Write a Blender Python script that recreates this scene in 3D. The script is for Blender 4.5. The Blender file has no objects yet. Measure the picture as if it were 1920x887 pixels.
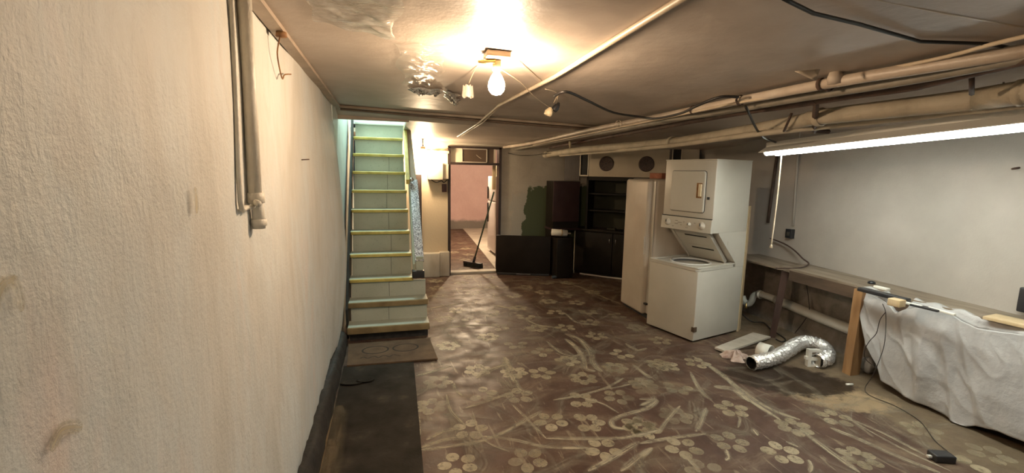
import bpy, bmesh, math, random
from mathutils import Vector, Matrix, noise as mnoise

# ------------------------------------------------------------------ camera, world, exposure
SC = bpy.context.scene
COL = SC.collection
cam_d = bpy.data.cameras.new('camera'); cam_d.sensor_width = 36; cam_d.lens = 852.245 / 1920 * 36
cam_d.clip_start = 0.02
cam = bpy.data.objects.new('camera', cam_d); COL.objects.link(cam)
def cam_matrix(yaw, pitch, roll, z):
    f = Vector((math.sin(yaw)*math.cos(pitch), math.cos(yaw)*math.cos(pitch), -math.sin(pitch)))
    r = Vector((math.cos(yaw), -math.sin(yaw), 0)); u = r.cross(f)
    c, s = math.cos(roll), math.sin(roll)
    r2 = c*r + s*u; u2 = -s*r + c*u
    m = Matrix((r2, u2, -f)).transposed().to_4x4(); m.translation = (0, 0, z)
    return m
cam.matrix_world = cam_matrix(0.268254, 0.1404897, 0.0182766, 1.6)
SC.camera = cam
wd = bpy.data.worlds.new('world'); SC.world = wd; wd.use_nodes = True
wd.node_tree.nodes['Background'].inputs[0].default_value = (0.5, 0.6, 0.65, 1)
wd.node_tree.nodes['Background'].inputs[1].default_value = 0.05
SC.view_settings.view_transform = 'Standard'; SC.view_settings.look = 'None'
SC.view_settings.gamma = 1; SC.view_settings.use_curve_mapping = False
SC.view_settings.exposure = 0.0

BULB_E = 760.0      # ceiling bulb
WBULB_E = 900.0     # bulb beside the stairs
TUBE_E = 46.0       # fluorescent tubes
PINK_E = 1100.0
STAIR_W = 55.0
REAR_W = 30.0

def area(name, loc, target, size, power, color):
    l = bpy.data.lights.new(name, 'AREA'); l.shape = 'RECTANGLE'; l.size, l.size_y = size; l.energy = power; l.color = color
    o = bpy.data.objects.new(name, l); COL.objects.link(o); o.location = loc
    o.rotation_euler = (Vector(target) - Vector(loc)).to_track_quat('-Z', 'Y').to_euler()
    return o
# daylight falling down the stairwell from the storey above
area('stairwell_daylight', (0.0, 5.7, 3.35), (-0.25, 5.3, 1.6), (0.4, 0.6), STAIR_W, (0.74, 1.0, 0.96))
# unseen fill light added behind the camera to brighten the room
area('rear_fill_light', (1.9, -1.6, 2.1), (1.7, -1.4, 0), (1.2, 0.12), REAR_W, (0.95, 1.0, 0.93))

random.seed(4)
R = random.random
def U(a, b): return a + (b - a) * random.random()

# ------------------------------------------------------------------ materials
def new_mat(name):
    m = bpy.data.materials.new(name); m.use_nodes = True
    nt = m.node_tree; return m, nt, nt.nodes['Principled BSDF']
def N(nt, t, **kw):
    n = nt.nodes.new(t)
    for k, v in kw.items():
        if k in n.inputs: n.inputs[k].default_value = v
        else: setattr(n, k, v)
    return n
def coords(nt, scale=(1,1,1)):
    g = N(nt, 'ShaderNodeNewGeometry'); mp = N(nt, 'ShaderNodeMapping'); mp.inputs['Scale'].default_value = scale
    nt.links.new(g.outputs['Position'], mp.inputs['Vector']); return mp.outputs['Vector']
def objcoords(nt, scale=(1,1,1)):
    g = N(nt, 'ShaderNodeTexCoord'); mp = N(nt, 'ShaderNodeMapping'); mp.inputs['Scale'].default_value = scale
    nt.links.new(g.outputs['Object'], mp.inputs['Vector']); return mp.outputs['Vector']
def noise(nt, vec, scale, detail=4, rough=.55, dist=0):
    n = N(nt, 'ShaderNodeTexNoise'); n.inputs['Scale'].default_value = scale; n.inputs['Detail'].default_value = detail
    n.inputs['Roughness'].default_value = rough; n.inputs['Distortion'].default_value = dist
    nt.links.new(vec, n.inputs['Vector']); return n.outputs['Fac']
def ramp(nt, fac, stops, interp='LINEAR'):
    r = N(nt, 'ShaderNodeValToRGB'); cr = r.color_ramp; cr.interpolation = interp
    while len(cr.elements) < len(stops): cr.elements.new(.5)
    for e, (p, c) in zip(cr.elements, stops):
        e.position = p; e.color = (*c, 1) if len(c) == 3 else c
    nt.links.new(fac, r.inputs['Fac']); return r.outputs['Color']
def mixc(nt, fac, a, b, mode='MIX'):
    m = N(nt, 'ShaderNodeMix'); m.data_type = 'RGBA'; m.blend_type = mode
    for sock, v in ((m.inputs[0], fac), (m.inputs[6], a), (m.inputs[7], b)):
        if isinstance(v, (int, float)): sock.default_value = v
        elif isinstance(v, tuple): sock.default_value = (*v, 1)
        else: nt.links.new(v, sock)
    return m.outputs[2]
def math_(nt, op, a, b=None, c=None):
    m = N(nt, 'ShaderNodeMath'); m.operation = op
    for i, v in enumerate((a, b, c)):
        if v is None: continue
        if isinstance(v, (int, float)): m.inputs[i].default_value = v
        else: nt.links.new(v, m.inputs[i])
    return m.outputs[0]
def sstep(nt, v, lo, hi):
    m = N(nt, 'ShaderNodeMapRange'); m.interpolation_type = 'SMOOTHSTEP'
    m.inputs['From Min'].default_value = lo; m.inputs['From Max'].default_value = hi
    nt.links.new(v, m.inputs['Value']); return m.outputs['Result']
def bump(nt, bs, h, strength, dist=.01):
    b = N(nt, 'ShaderNodeBump'); b.inputs['Strength'].default_value = strength; b.inputs['Distance'].default_value = dist
    nt.links.new(h, b.inputs['Height']); nt.links.new(b.outputs['Normal'], bs.inputs['Normal'])
def xyz(nt):
    g = N(nt, 'ShaderNodeNewGeometry'); s = N(nt, 'ShaderNodeSeparateXYZ'); nt.links.new(g.outputs['Position'], s.inputs[0])
    return s.outputs[0], s.outputs[1], s.outputs[2]

def mottled(name, stops, scale=3, rough=.6, metal=0, bmp=0, bscale=40, stretch=(1,1,1), detail=5, coat=0, bdist=.01, obj=False, spec=None):
    m, nt, bs = new_mat(name)
    v = (objcoords if obj else coords)(nt, stretch)
    nt.links.new(ramp(nt, noise(nt, v, scale, detail), stops), bs.inputs['Base Color'])
    bs.inputs['Roughness'].default_value = rough; bs.inputs['Metallic'].default_value = metal
    if coat: bs.inputs['Coat Weight'].default_value = coat
    if spec is not None: bs.inputs['Specular IOR Level'].default_value = spec
    if bmp: bump(nt, bs, noise(nt, v, bscale, 4), bmp, bdist)
    return m
def two(name, c, d=.12, **kw):
    lo = tuple(x*(1-d) for x in c); hi = tuple(min(1, x*(1+d)) for x in c)
    return mottled(name, [(.3, lo), (.7, hi)], **kw)
def emit(name, c, e):
    m = bpy.data.materials.new(name); m.use_nodes = True; nt = m.node_tree; nt.nodes.clear()
    o = N(nt, 'ShaderNodeOutputMaterial'); s = N(nt, 'ShaderNodeEmission'); s.inputs[0].default_value = (*c, 1); s.inputs[1].default_value = e
    nt.links.new(s.outputs[0], o.inputs[0]); return m

# left wall: thick brushed cream paint over plaster with faint pink and green-grey areas
def mat_left():
    m, nt, bs = new_mat('cream_plaster')
    v = coords(nt); vs = coords(nt, (1, 1.6, .55))
    big = noise(nt, vs, 1.5, 4, .6, .6)
    col = ramp(nt, big, [(.28, (.55,.525,.46)), (.42, (.63,.61,.555)), (.58, (.63,.645,.615)), (.74, (.69,.60,.535))])
    ov = noise(nt, vs, 6, 5, .6, .8)
    col = mixc(nt, math_(nt, 'MULTIPLY', sstep(nt, ov, .42, .66), .38), col, (.52,.50,.44))
    dirt = sstep(nt, noise(nt, v, 26, 6, .7), .66, .74)
    col = mixc(nt, math_(nt, 'MULTIPLY', dirt, .35), col, (.40,.35,.26))
    nt.links.new(col, bs.inputs['Base Color']); bs.inputs['Roughness'].default_value = .55
    br = noise(nt, coords(nt, (1, 1, .35)), 22, 5, .6, .4); sm = noise(nt, v, 90, 4, .6)
    lo = noise(nt, v, 5, 3)
    h = math_(nt, 'ADD', math_(nt, 'MULTIPLY', br, .7), math_(nt, 'ADD', math_(nt, 'MULTIPLY', sm, .35), math_(nt, 'MULTIPLY', lo, 1.2)))
    bump(nt, bs, h, .6, .013)
    return m
# right wall: grey-beige paint above, bare stained concrete footing below table height
def mat_right():
    m, nt, bs = new_mat('grey_paint_over_concrete')
    v = coords(nt); x, y, z = xyz(nt)
    up = ramp(nt, noise(nt, v, 2.2, 5, .6), [(.3, (.33,.30,.265)), (.7, (.39,.355,.315))])
    lo = ramp(nt, noise(nt, v, 5, 6, .65, .5), [(.25, (.10,.085,.07)), (.5, (.22,.19,.16)), (.75, (.33,.29,.25))])
    zz = math_(nt, 'ADD', z, math_(nt, 'MULTIPLY', noise(nt, v, 7, 4), .10))
    nt.links.new(mixc(nt, sstep(nt, zz, .72, .75), lo, up), bs.inputs['Base Color'])
    bs.inputs['Roughness'].default_value = .7
    bump(nt, bs, noise(nt, v, 70, 5, .7), .35, .006)
    return m
# back wall: patchy grey-cream paint, one bare green patch beside the hutch
def mat_back():
    m, nt, bs = new_mat('patched_cream_paint')
    v = coords(nt); x, y, z = xyz(nt)
    n1 = noise(nt, v, 3, 6, .65, .4)
    col = ramp(nt, n1, [(.3, (.42,.37,.30)), (.5, (.50,.45,.37)), (.72, (.56,.51,.43))])
    left = sstep(nt, x, 1.0, .85)
    col = mixc(nt, left, col, (.62,.51,.36))
    nz = math_(nt, 'MULTIPLY', math_(nt, 'SUBTRACT', noise(nt, v, 5, 5, .6), .5), .35)
    xe = math_(nt, 'ADD', x, nz); ze = math_(nt, 'ADD', z, nz)
    pale = math_(nt, 'MULTIPLY', math_(nt, 'MULTIPLY', sstep(nt, xe, 1.86, 1.90), sstep(nt, ze, 1.30, 1.25)), .6)
    col = mixc(nt, pale, col, (.46,.45,.40))
    gx = math_(nt, 'ADD', xe, math_(nt, 'MULTIPLY', ze, -.12))
    g = math_(nt, 'MULTIPLY', sstep(nt, gx, 2.005, 2.02), sstep(nt, ze, 1.40, 1.37))
    col = mixc(nt, g, col, (.085,.105,.05))
    nt.links.new(col, bs.inputs['Base Color']); bs.inputs['Roughness'].default_value = .6
    bump(nt, bs, noise(nt, v, 35, 5, .65), .3, .008)
    return m
# ceiling: taupe satin paint over lumpy plaster
def mat_ceiling():
    m, nt, bs = new_mat('taupe_satin_ceiling')
    v = coords(nt)
    col = ramp(nt, noise(nt, v, 2.6, 6, .6, .3), [(.3, (.40,.34,.285)), (.55, (.47,.405,.345)), (.75, (.52,.46,.40))])
    worn = sstep(nt, noise(nt, coords(nt, (1, 3, 1)), 7, 7, .75), .66, .72)
    col = mixc(nt, math_(nt, 'MULTIPLY', worn, .4), col, (.55,.49,.42))
    nt.links.new(col, bs.inputs['Base Color']); bs.inputs['Roughness'].default_value = .5
    h = math_(nt, 'ADD', noise(nt, v, 9, 4), math_(nt, 'MULTIPLY', noise(nt, v, 80, 4), .12))
    bump(nt, bs, h, .35, .012)
    return m
# floor: maroon floor paint, dusty, bare gritty concrete along the right wall, one dark soil stain
def mat_floor():
    m, nt, bs = new_mat('maroon_floor_paint')
    v = coords(nt); x, y, z = xyz(nt)
    base = ramp(nt, noise(nt, v, 4, 6, .6), [(.3, (.058,.033,.024)), (.7, (.10,.060,.044))])
    dust = sstep(nt, noise(nt, coords(nt, (.8, 1.6, 1)), 2.4, 8, .68, 1.2), .45, .75)
    base = mixc(nt, math_(nt, 'MULTIPLY', dust, .55), base, (.25,.19,.125))
    st = sstep(nt, noise(nt, coords(nt, (5, .9, 1)), 2.2, 5, .6, 2.2), .58, .68)
    base = mixc(nt, math_(nt, 'MULTIPLY', st, .4), base, (.34,.28,.19))
    warp = math_(nt, 'MULTIPLY', math_(nt, 'SUBTRACT', noise(nt, v, 4, 6, .7), .5), .7)
    # bare concrete strip
    xb = math_(nt, 'ADD', math_(nt, 'ADD', x, math_(nt, 'MULTIPLY', y, -.10)), warp)
    base = mixc(nt, sstep(nt, xb, 2.88, 3.05), base, mixc(nt, noise(nt, v, 8, 6, .7), (.065,.046,.030), (.22,.165,.105)))
    def blob(cx, cy, rx, ry, rot):
        c, s = math.cos(rot), math.sin(rot)
        dx = math_(nt, 'SUBTRACT', x, cx); dy = math_(nt, 'SUBTRACT', y, cy)
        a = math_(nt, 'MULTIPLY', math_(nt, 'ADD', math_(nt, 'MULTIPLY', dx, c), math_(nt, 'MULTIPLY', dy, s)), 1/rx)
        b = math_(nt, 'MULTIPLY', math_(nt, 'SUBTRACT', math_(nt, 'MULTIPLY', dy, c), math_(nt, 'MULTIPLY', dx, s)), 1/ry)
        r = math_(nt, 'SQRT', math_(nt, 'ADD', math_(nt, 'MULTIPLY', a, a), math_(nt, 'MULTIPLY', b, b)))
        return math_(nt, 'ADD', r, math_(nt, 'MULTIPLY', math_(nt, 'SUBTRACT', noise(nt, v, 9, 7, .75), .5), 1.3))
    sand = sstep(nt, blob(3.17, 2.42, .40, .24, -.6), 1.05, .7)
    base = mixc(nt, math_(nt, 'MULTIPLY', sand, .85), base, (.32,.235,.14))
    soil = sstep(nt, blob(3.05, 2.74, .46, .29, -.45), 1.12, .85)
    base = mixc(nt, math_(nt, 'MULTIPLY', soil, .96), base, (.026,.016,.010))
    # yellowish grit along the left kerb
    grit = math_(nt, 'MULTIPLY', sstep(nt, math_(nt, 'ADD', x, math_(nt, 'MULTIPLY', warp, .3)), -.24, -.30), sstep(nt, y, 3.3, 2.9))
    base = mixc(nt, math_(nt, 'MULTIPLY', grit, .7), base, (.30,.23,.13))
    nt.links.new(base, bs.inputs['Base Color'])
    rr = N(nt, 'ShaderNodeMapRange'); rr.inputs['From Min'].default_value = .35; rr.inputs['From Max'].default_value = .7
    rr.inputs['To Min'].default_value = .36; rr.inputs['To Max'].default_value = .68
    nt.links.new(noise(nt, v, 6, 5), rr.inputs['Value']); nt.links.new(rr.outputs['Result'], bs.inputs['Roughness'])
    bs.inputs['Specular IOR Level'].default_value = .2
    bump(nt, bs, noise(nt, v, 30, 5, .6), .35, .006)
    return m
# soft dried smears: u along, v across; ragged, see-through edges
def mat_smear(name, col, strength=.8, rag=.5):
    m = bpy.data.materials.new(name); m.use_nodes = True; nt = m.node_tree; bs = nt.nodes['Principled BSDF']; out = nt.nodes['Material Output']
    uv = N(nt, 'ShaderNodeUVMap'); s = N(nt, 'ShaderNodeSeparateXYZ'); nt.links.new(uv.outputs[0], s.inputs[0])
    v = s.outputs[1]; u = s.outputs[0]
    edge = math_(nt, 'SUBTRACT', 1, math_(nt, 'ABSOLUTE', math_(nt, 'SUBTRACT', math_(nt, 'MULTIPLY', v, 2), 1)))
    cmb = N(nt, 'ShaderNodeCombineXYZ'); nt.links.new(math_(nt, 'MULTIPLY', u, .7), cmb.inputs[0]); nt.links.new(math_(nt, 'MULTIPLY', v, 5), cmb.inputs[1])
    streak = noise(nt, cmb.outputs[0], 1.3, 5, .65, .3)
    gr = noise(nt, coords(nt), 9, 6, .7)
    a = math_(nt, 'MULTIPLY', sstep(nt, edge, 0, .8), math_(nt, 'MULTIPLY', sstep(nt, streak, rag-.26, rag+.14), sstep(nt, gr, .22, .58)))
    a = math_(nt, 'MULTIPLY', a, strength)
    bs.inputs['Base Color'].default_value = (*col, 1); bs.inputs['Roughness'].default_value = .75
    nt.links.new(a, bs.inputs['Alpha'])
    return m
# stencilled petals, worn through in places
def mat_petal():
    m, nt, bs = new_mat('worn_cream_stencil_paint')
    v = coords(nt)
    col = ramp(nt, noise(nt, v, 5, 5, .6), [(.3, (.28,.225,.135)), (.5, (.40,.335,.22)), (.7, (.50,.43,.295))])
    nt.links.new(col, bs.inputs['Base Color']); bs.inputs['Roughness'].default_value = .5
    wear = math_(nt, 'MULTIPLY', sstep(nt, noise(nt, v, 28, 5, .7), .25, .55), sstep(nt, noise(nt, v, 1.3, 3, .5), .25, .55))
    oi = N(nt, 'ShaderNodeObjectInfo')
    a = math_(nt, 'MULTIPLY', math_(nt, 'ADD', .22, math_(nt, 'MULTIPLY', wear, .66)), math_(nt, 'ADD', .62, math_(nt, 'MULTIPLY', oi.outputs['Random'], .38)))
    nt.links.new(a, bs.inputs['Alpha'])
    return m
def mat_glitter():
    m, nt, bs = new_mat('silver_glitter_wrap')
    v = coords(nt)
    vo = N(nt, 'ShaderNodeTexVoronoi'); vo.inputs['Scale'].default_value = 130; nt.links.new(v, vo.inputs['Vector'])
    nt.links.new(ramp(nt, vo.outputs['Color'], [(.15, (.18,.17,.20)), (.5, (.52,.51,.54)), (.85, (.95,.94,.97))]), bs.inputs['Base Color'])
    bs.inputs['Metallic'].default_value = .45; bs.inputs['Roughness'].default_value = .35
    bump(nt, bs, vo.outputs['Distance'], .6, .004)
    return m
def mat_plastic_film(lo=.25, hi=.6, nm='glossy_plastic_film'):
    m, nt, bs = new_mat(nm)
    v = coords(nt)
    nt.links.new(ramp(nt, noise(nt, coords(nt, (1, 2.5, 1)), 6, 6, .65, .6), [(.3, (.36,.31,.26)), (.5, (.55,.52,.47)), (.72, (.74,.72,.68))]), bs.inputs['Base Color'])
    bs.inputs['Roughness'].default_value = .12
    nt.links.new(math_(nt, 'ADD', lo, math_(nt, 'MULTIPLY', sstep(nt, noise(nt, v, 4, 5, .6), .3, .6), hi)), bs.inputs['Alpha'])
    bump(nt, bs, noise(nt, coords(nt, (.6, 2, 1)), 18, 3, .5, 1.0), .35, .012)
    return m
def mat_linoleum():
    m, nt, bs = new_mat('speckled_green_linoleum')
    v = coords(nt)
    c = ramp(nt, noise(nt, v, 3, 5), [(.3, (.36,.375,.30)), (.7, (.46,.475,.395))])
    sp = sstep(nt, noise(nt, v, 55, 5, .7), .60, .68)
    c = mixc(nt, math_(nt, 'MULTIPLY', sp, .55), c, (.15,.15,.11))
    nt.links.new(c, bs.inputs['Base Color']); bs.inputs['Roughness'].default_value = .5
    return m
def mat_pink():
    m, nt, bs = new_mat('pink_stucco')
    v = coords(nt); x, y, z = xyz(nt)
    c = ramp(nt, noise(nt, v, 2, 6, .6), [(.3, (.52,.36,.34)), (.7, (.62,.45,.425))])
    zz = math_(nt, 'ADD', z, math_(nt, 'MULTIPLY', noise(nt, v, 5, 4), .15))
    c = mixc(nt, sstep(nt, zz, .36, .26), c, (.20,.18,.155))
    nt.links.new(c, bs.inputs['Base Color']); bs.inputs['Roughness'].default_value = .75
    bump(nt, bs, noise(nt, v, 16, 5, .7), .8, .03)
    return m
M = dict(
    left=mat_left(), right=mat_right(), back=mat_back(), ceil=mat_ceiling(), floor=mat_floor(), petal=mat_petal(),
    smear=mat_smear('dried_mop_smear', (.40,.34,.235), .95, .50), scuff=mat_smear('faint_dust_scuff', (.36,.31,.22), .42, .58), grit=mat_smear('wall_grit', (.24,.18,.105), .6, .52), smear2=mat_smear('dark_drag_mark', (.06,.045,.03), .7),
    ochre=mat_smear('ochre_wall_stain', (.47,.40,.25), .65, .45),
    glitter=mat_glitter(), film=mat_plastic_film(.4, .5), film2=mat_plastic_film(.12, .25, 'clear_plastic_film'), lino=mat_linoleum(), pink=mat_pink(),
    tar=mottled('black_tar', [(.3, (.012,.010,.009)), (.75, (.05,.043,.036))], 12, .6, bmp=.8, bscale=25),
    rubber=mottled('dusty_black_rubber', [(.3, (.022,.019,.015)), (.6, (.038,.033,.027)), (.8, (.085,.068,.048))], 5, .95, bmp=.3, bscale=60, spec=.12),
    coir=mottled('brown_coir', [(.3, (.085,.050,.027)), (.7, (.15,.092,.05))], 8, .95, bmp=.8, bscale=160),
    coirdark=two('dark_coir_print', (.035,.022,.015), rough=.95),
    yellow=mottled('worn_yellow_paint', [(.25, (.34,.26,.07)), (.5, (.56,.45,.12)), (.75, (.62,.53,.22))], 9, .45),
    carpetlip=mottled('brown_worn_edge', [(.3, (.17,.12,.055)), (.7, (.28,.21,.10))], 7, .8),
    stringer=mottled('stringer_shade_and_seam', [(.3, (.010,.011,.010)), (.7, (.028,.030,.026))], 8, .8),  # stringer's near black stands for shadow between nosings; also colours the riser seams
    teal=mottled('pale_stairwell_board', [(.3, (.50,.54,.50)), (.7, (.62,.66,.61))], 4, .45, stretch=(1,1,.5), bmp=.15),
    palegreen=two('pale_green_board', (.40,.43,.34), rough=.5),
    whitewood=mottled('whitewashed_wood', [(.3, (.45,.38,.28)), (.7, (.66,.60,.50))], 6, .5, stretch=(1,1,.4)),
    brownframe=mottled('dark_brown_paint', [(.3, (.022,.012,.010)), (.7, (.045,.028,.022))], 7, .45),
    appliance=mottled('yellowed_white_enamel', [(.35, (.47,.445,.385)), (.65, (.53,.505,.445))], 2.2, .32, detail=6),
    fridge=mottled('old_cream_enamel', [(.3, (.45,.395,.325)), (.7, (.53,.48,.405))], 3, .4, bmp=.05),
    fridgew=two('white_enamel', (.80,.79,.76), d=.04, rough=.35),
    steel=two('brushed_steel', (.55,.55,.53), rough=.3, metal=1),
    tub=two('enamel_tub', (.60,.60,.58), rough=.25), tubshade=two('tub_interior_shade', (.10,.10,.10), rough=.4),  # second one puts the shade inside the tub into its colour
    darkgap=two('dark_recess', (.015,.014,.013), rough=.8),
    rust=mottled('rust', [(.3, (.14,.06,.022)), (.7, (.32,.17,.06))], 30, .8, obj=True),
    knob=two('yellowed_knob_plastic', (.48,.44,.37), rough=.4),
    black=two('black_plastic', (.02,.02,.022), rough=.4),
    cable=two('black_cable', (.016,.014,.013), rough=.5),
    cream_pipe=mottled('cream_painted_pipe', [(.3, (.40,.32,.245)), (.5, (.50,.42,.335)), (.75, (.58,.51,.425))], 7, .4, bmp=.2, bscale=60),
    wallpipe=mottled('cream_wall_pipe', [(.3, (.62,.575,.48)), (.7, (.72,.68,.585))], 8, .45, bmp=.3, bscale=50),
    lagging=mottled('grimy_pipe_lagging', [(.3, (.33,.285,.21)), (.5, (.44,.385,.29)), (.75, (.50,.45,.35))], 6, .65, bmp=.35, bscale=40),
    greypipe=mottled('grey_painted_pipe', [(.3, (.19,.17,.135)), (.7, (.30,.265,.21))], 8, .5, bmp=.2),
    darkpipe=mottled('rusty_dark_iron', [(.3, (.05,.03,.022)), (.7, (.11,.065,.045))], 12, .7, bmp=.3),
    wire=mottled('cream_wire', [(.3, (.50,.40,.28)), (.7, (.62,.53,.40))], 8, .45),
    batten=mottled('painted_batten', [(.3, (.30,.235,.175)), (.7, (.40,.325,.25))], 8, .5, bmp=.2),
    battendark=mottled('dark_batten', [(.3, (.13,.085,.055)), (.7, (.20,.14,.10))], 8, .5),
    porcelain=two('aged_porcelain', (.45,.34,.22), rough=.3),
    brass=two('brass', (.60,.42,.16), rough=.3, metal=1),
    plug=two('cream_bakelite', (.66,.55,.36), rough=.35),
    fixture=two('white_fixture_enamel', (.75,.74,.70), d=.04, rough=.35),
    boxgrey=two('cream_metal_box', (.60,.54,.42), d=.05, rough=.4),
    tabletop=mottled('worn_plywood', [(.3, (.13,.095,.065)), (.5, (.21,.165,.12)), (.75, (.29,.24,.185))], 5, .6, stretch=(2.5,.5,1), bmp=.15),
    tabledark=mottled('dark_stained_plank', [(.3, (.045,.028,.018)), (.7, (.10,.065,.042))], 5, .55, stretch=(3,.5,3), bmp=.2),
    leg=mottled('dark_mahogany', [(.3, (.035,.018,.014)), (.7, (.075,.042,.032))], 6, .4, stretch=(2,2,.4)),
    post=mottled('orange_pine', [(.3, (.24,.125,.05)), (.7, (.38,.22,.10))], 6, .6, stretch=(3,3,.4), bmp=.15),
    pine=mottled('pale_pine', [(.3, (.46,.34,.19)), (.7, (.58,.45,.28))], 6, .6, stretch=(3,3,.4)),
    cloth=mottled('white_plastic_sheet', [(.3, (.34,.333,.325)), (.7, (.42,.413,.405))], 4, .42, bmp=.5, bscale=18, bdist=.015),
    pvc=mottled('white_pvc', [(.3, (.50,.48,.42)), (.7, (.62,.60,.54))], 5, .4),
    foil=mottled('crinkled_foil', [(.3, (.70,.69,.67)), (.7, (.88,.87,.85))], 20, .27, metal=.72, bmp=.9, bscale=60, bdist=.008),
    whitepl=two('white_plastic', (.70,.68,.61), rough=.4),
    board=mottled('dusty_white_board', [(.3, (.34,.30,.24)), (.7, (.50,.46,.39))], 5, .65),
    rag=mottled('dirty_pink_rag', [(.3, (.30,.20,.16)), (.7, (.52,.42,.36))], 14, .9, bmp=.6, bscale=40),
    brick=mottled('red_brick', [(.3, (.22,.075,.04)), (.7, (.36,.14,.08))], 14, .9, bmp=.6, bscale=60),
    blackboard=mottled('black_gloss_panel', [(.3, (.010,.007,.005)), (.7, (.018,.013,.010))], 4, .55, spec=.15),
    purple=mottled('purple_brown_paint', [(.3, (.040,.021,.023)), (.7, (.060,.034,.034))], 4, .45, spec=.15),
    hutch=mottled('black_green_paint', [(.3, (.012,.009,.007)), (.7, (.020,.016,.012))], 5, .45, spec=.15),
    hutchback=mottled('dark_green_recess', [(.3, (.026,.024,.015)), (.7, (.04,.037,.024))], 4, .6, spec=.15),
    soffit=mottled('yellowed_soffit_board', [(.3, (.36,.30,.22)), (.7, (.44,.375,.285))], 3, .5),
    grille=two('brown_grille', (.035,.020,.016), rough=.6), grillering=two('brown_grille_ring', (.10,.06,.048), rough=.5),
    handle=two('chrome', (.6,.58,.55), rough=.2, metal=1),
    paintflake=two('peeled_paint', (.50,.42,.32), rough=.6),
    greenpole=two('green_broom_pole', (.05,.085,.055), rough=.4),
    bristle=mottled('dark_bristle', [(.3, (.012,.015,.012)), (.7, (.035,.04,.032))], 40, .9, bmp=.8, bscale=150),
    concrete=mottled('pale_concrete', [(.3, (.36,.32,.26)), (.7, (.50,.46,.39))], 4, .65, bmp=.2),
    glass=two('dusty_brown_glass', (.09,.06,.04), rough=.35, spec=.3),
    clear=None,
)

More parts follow.
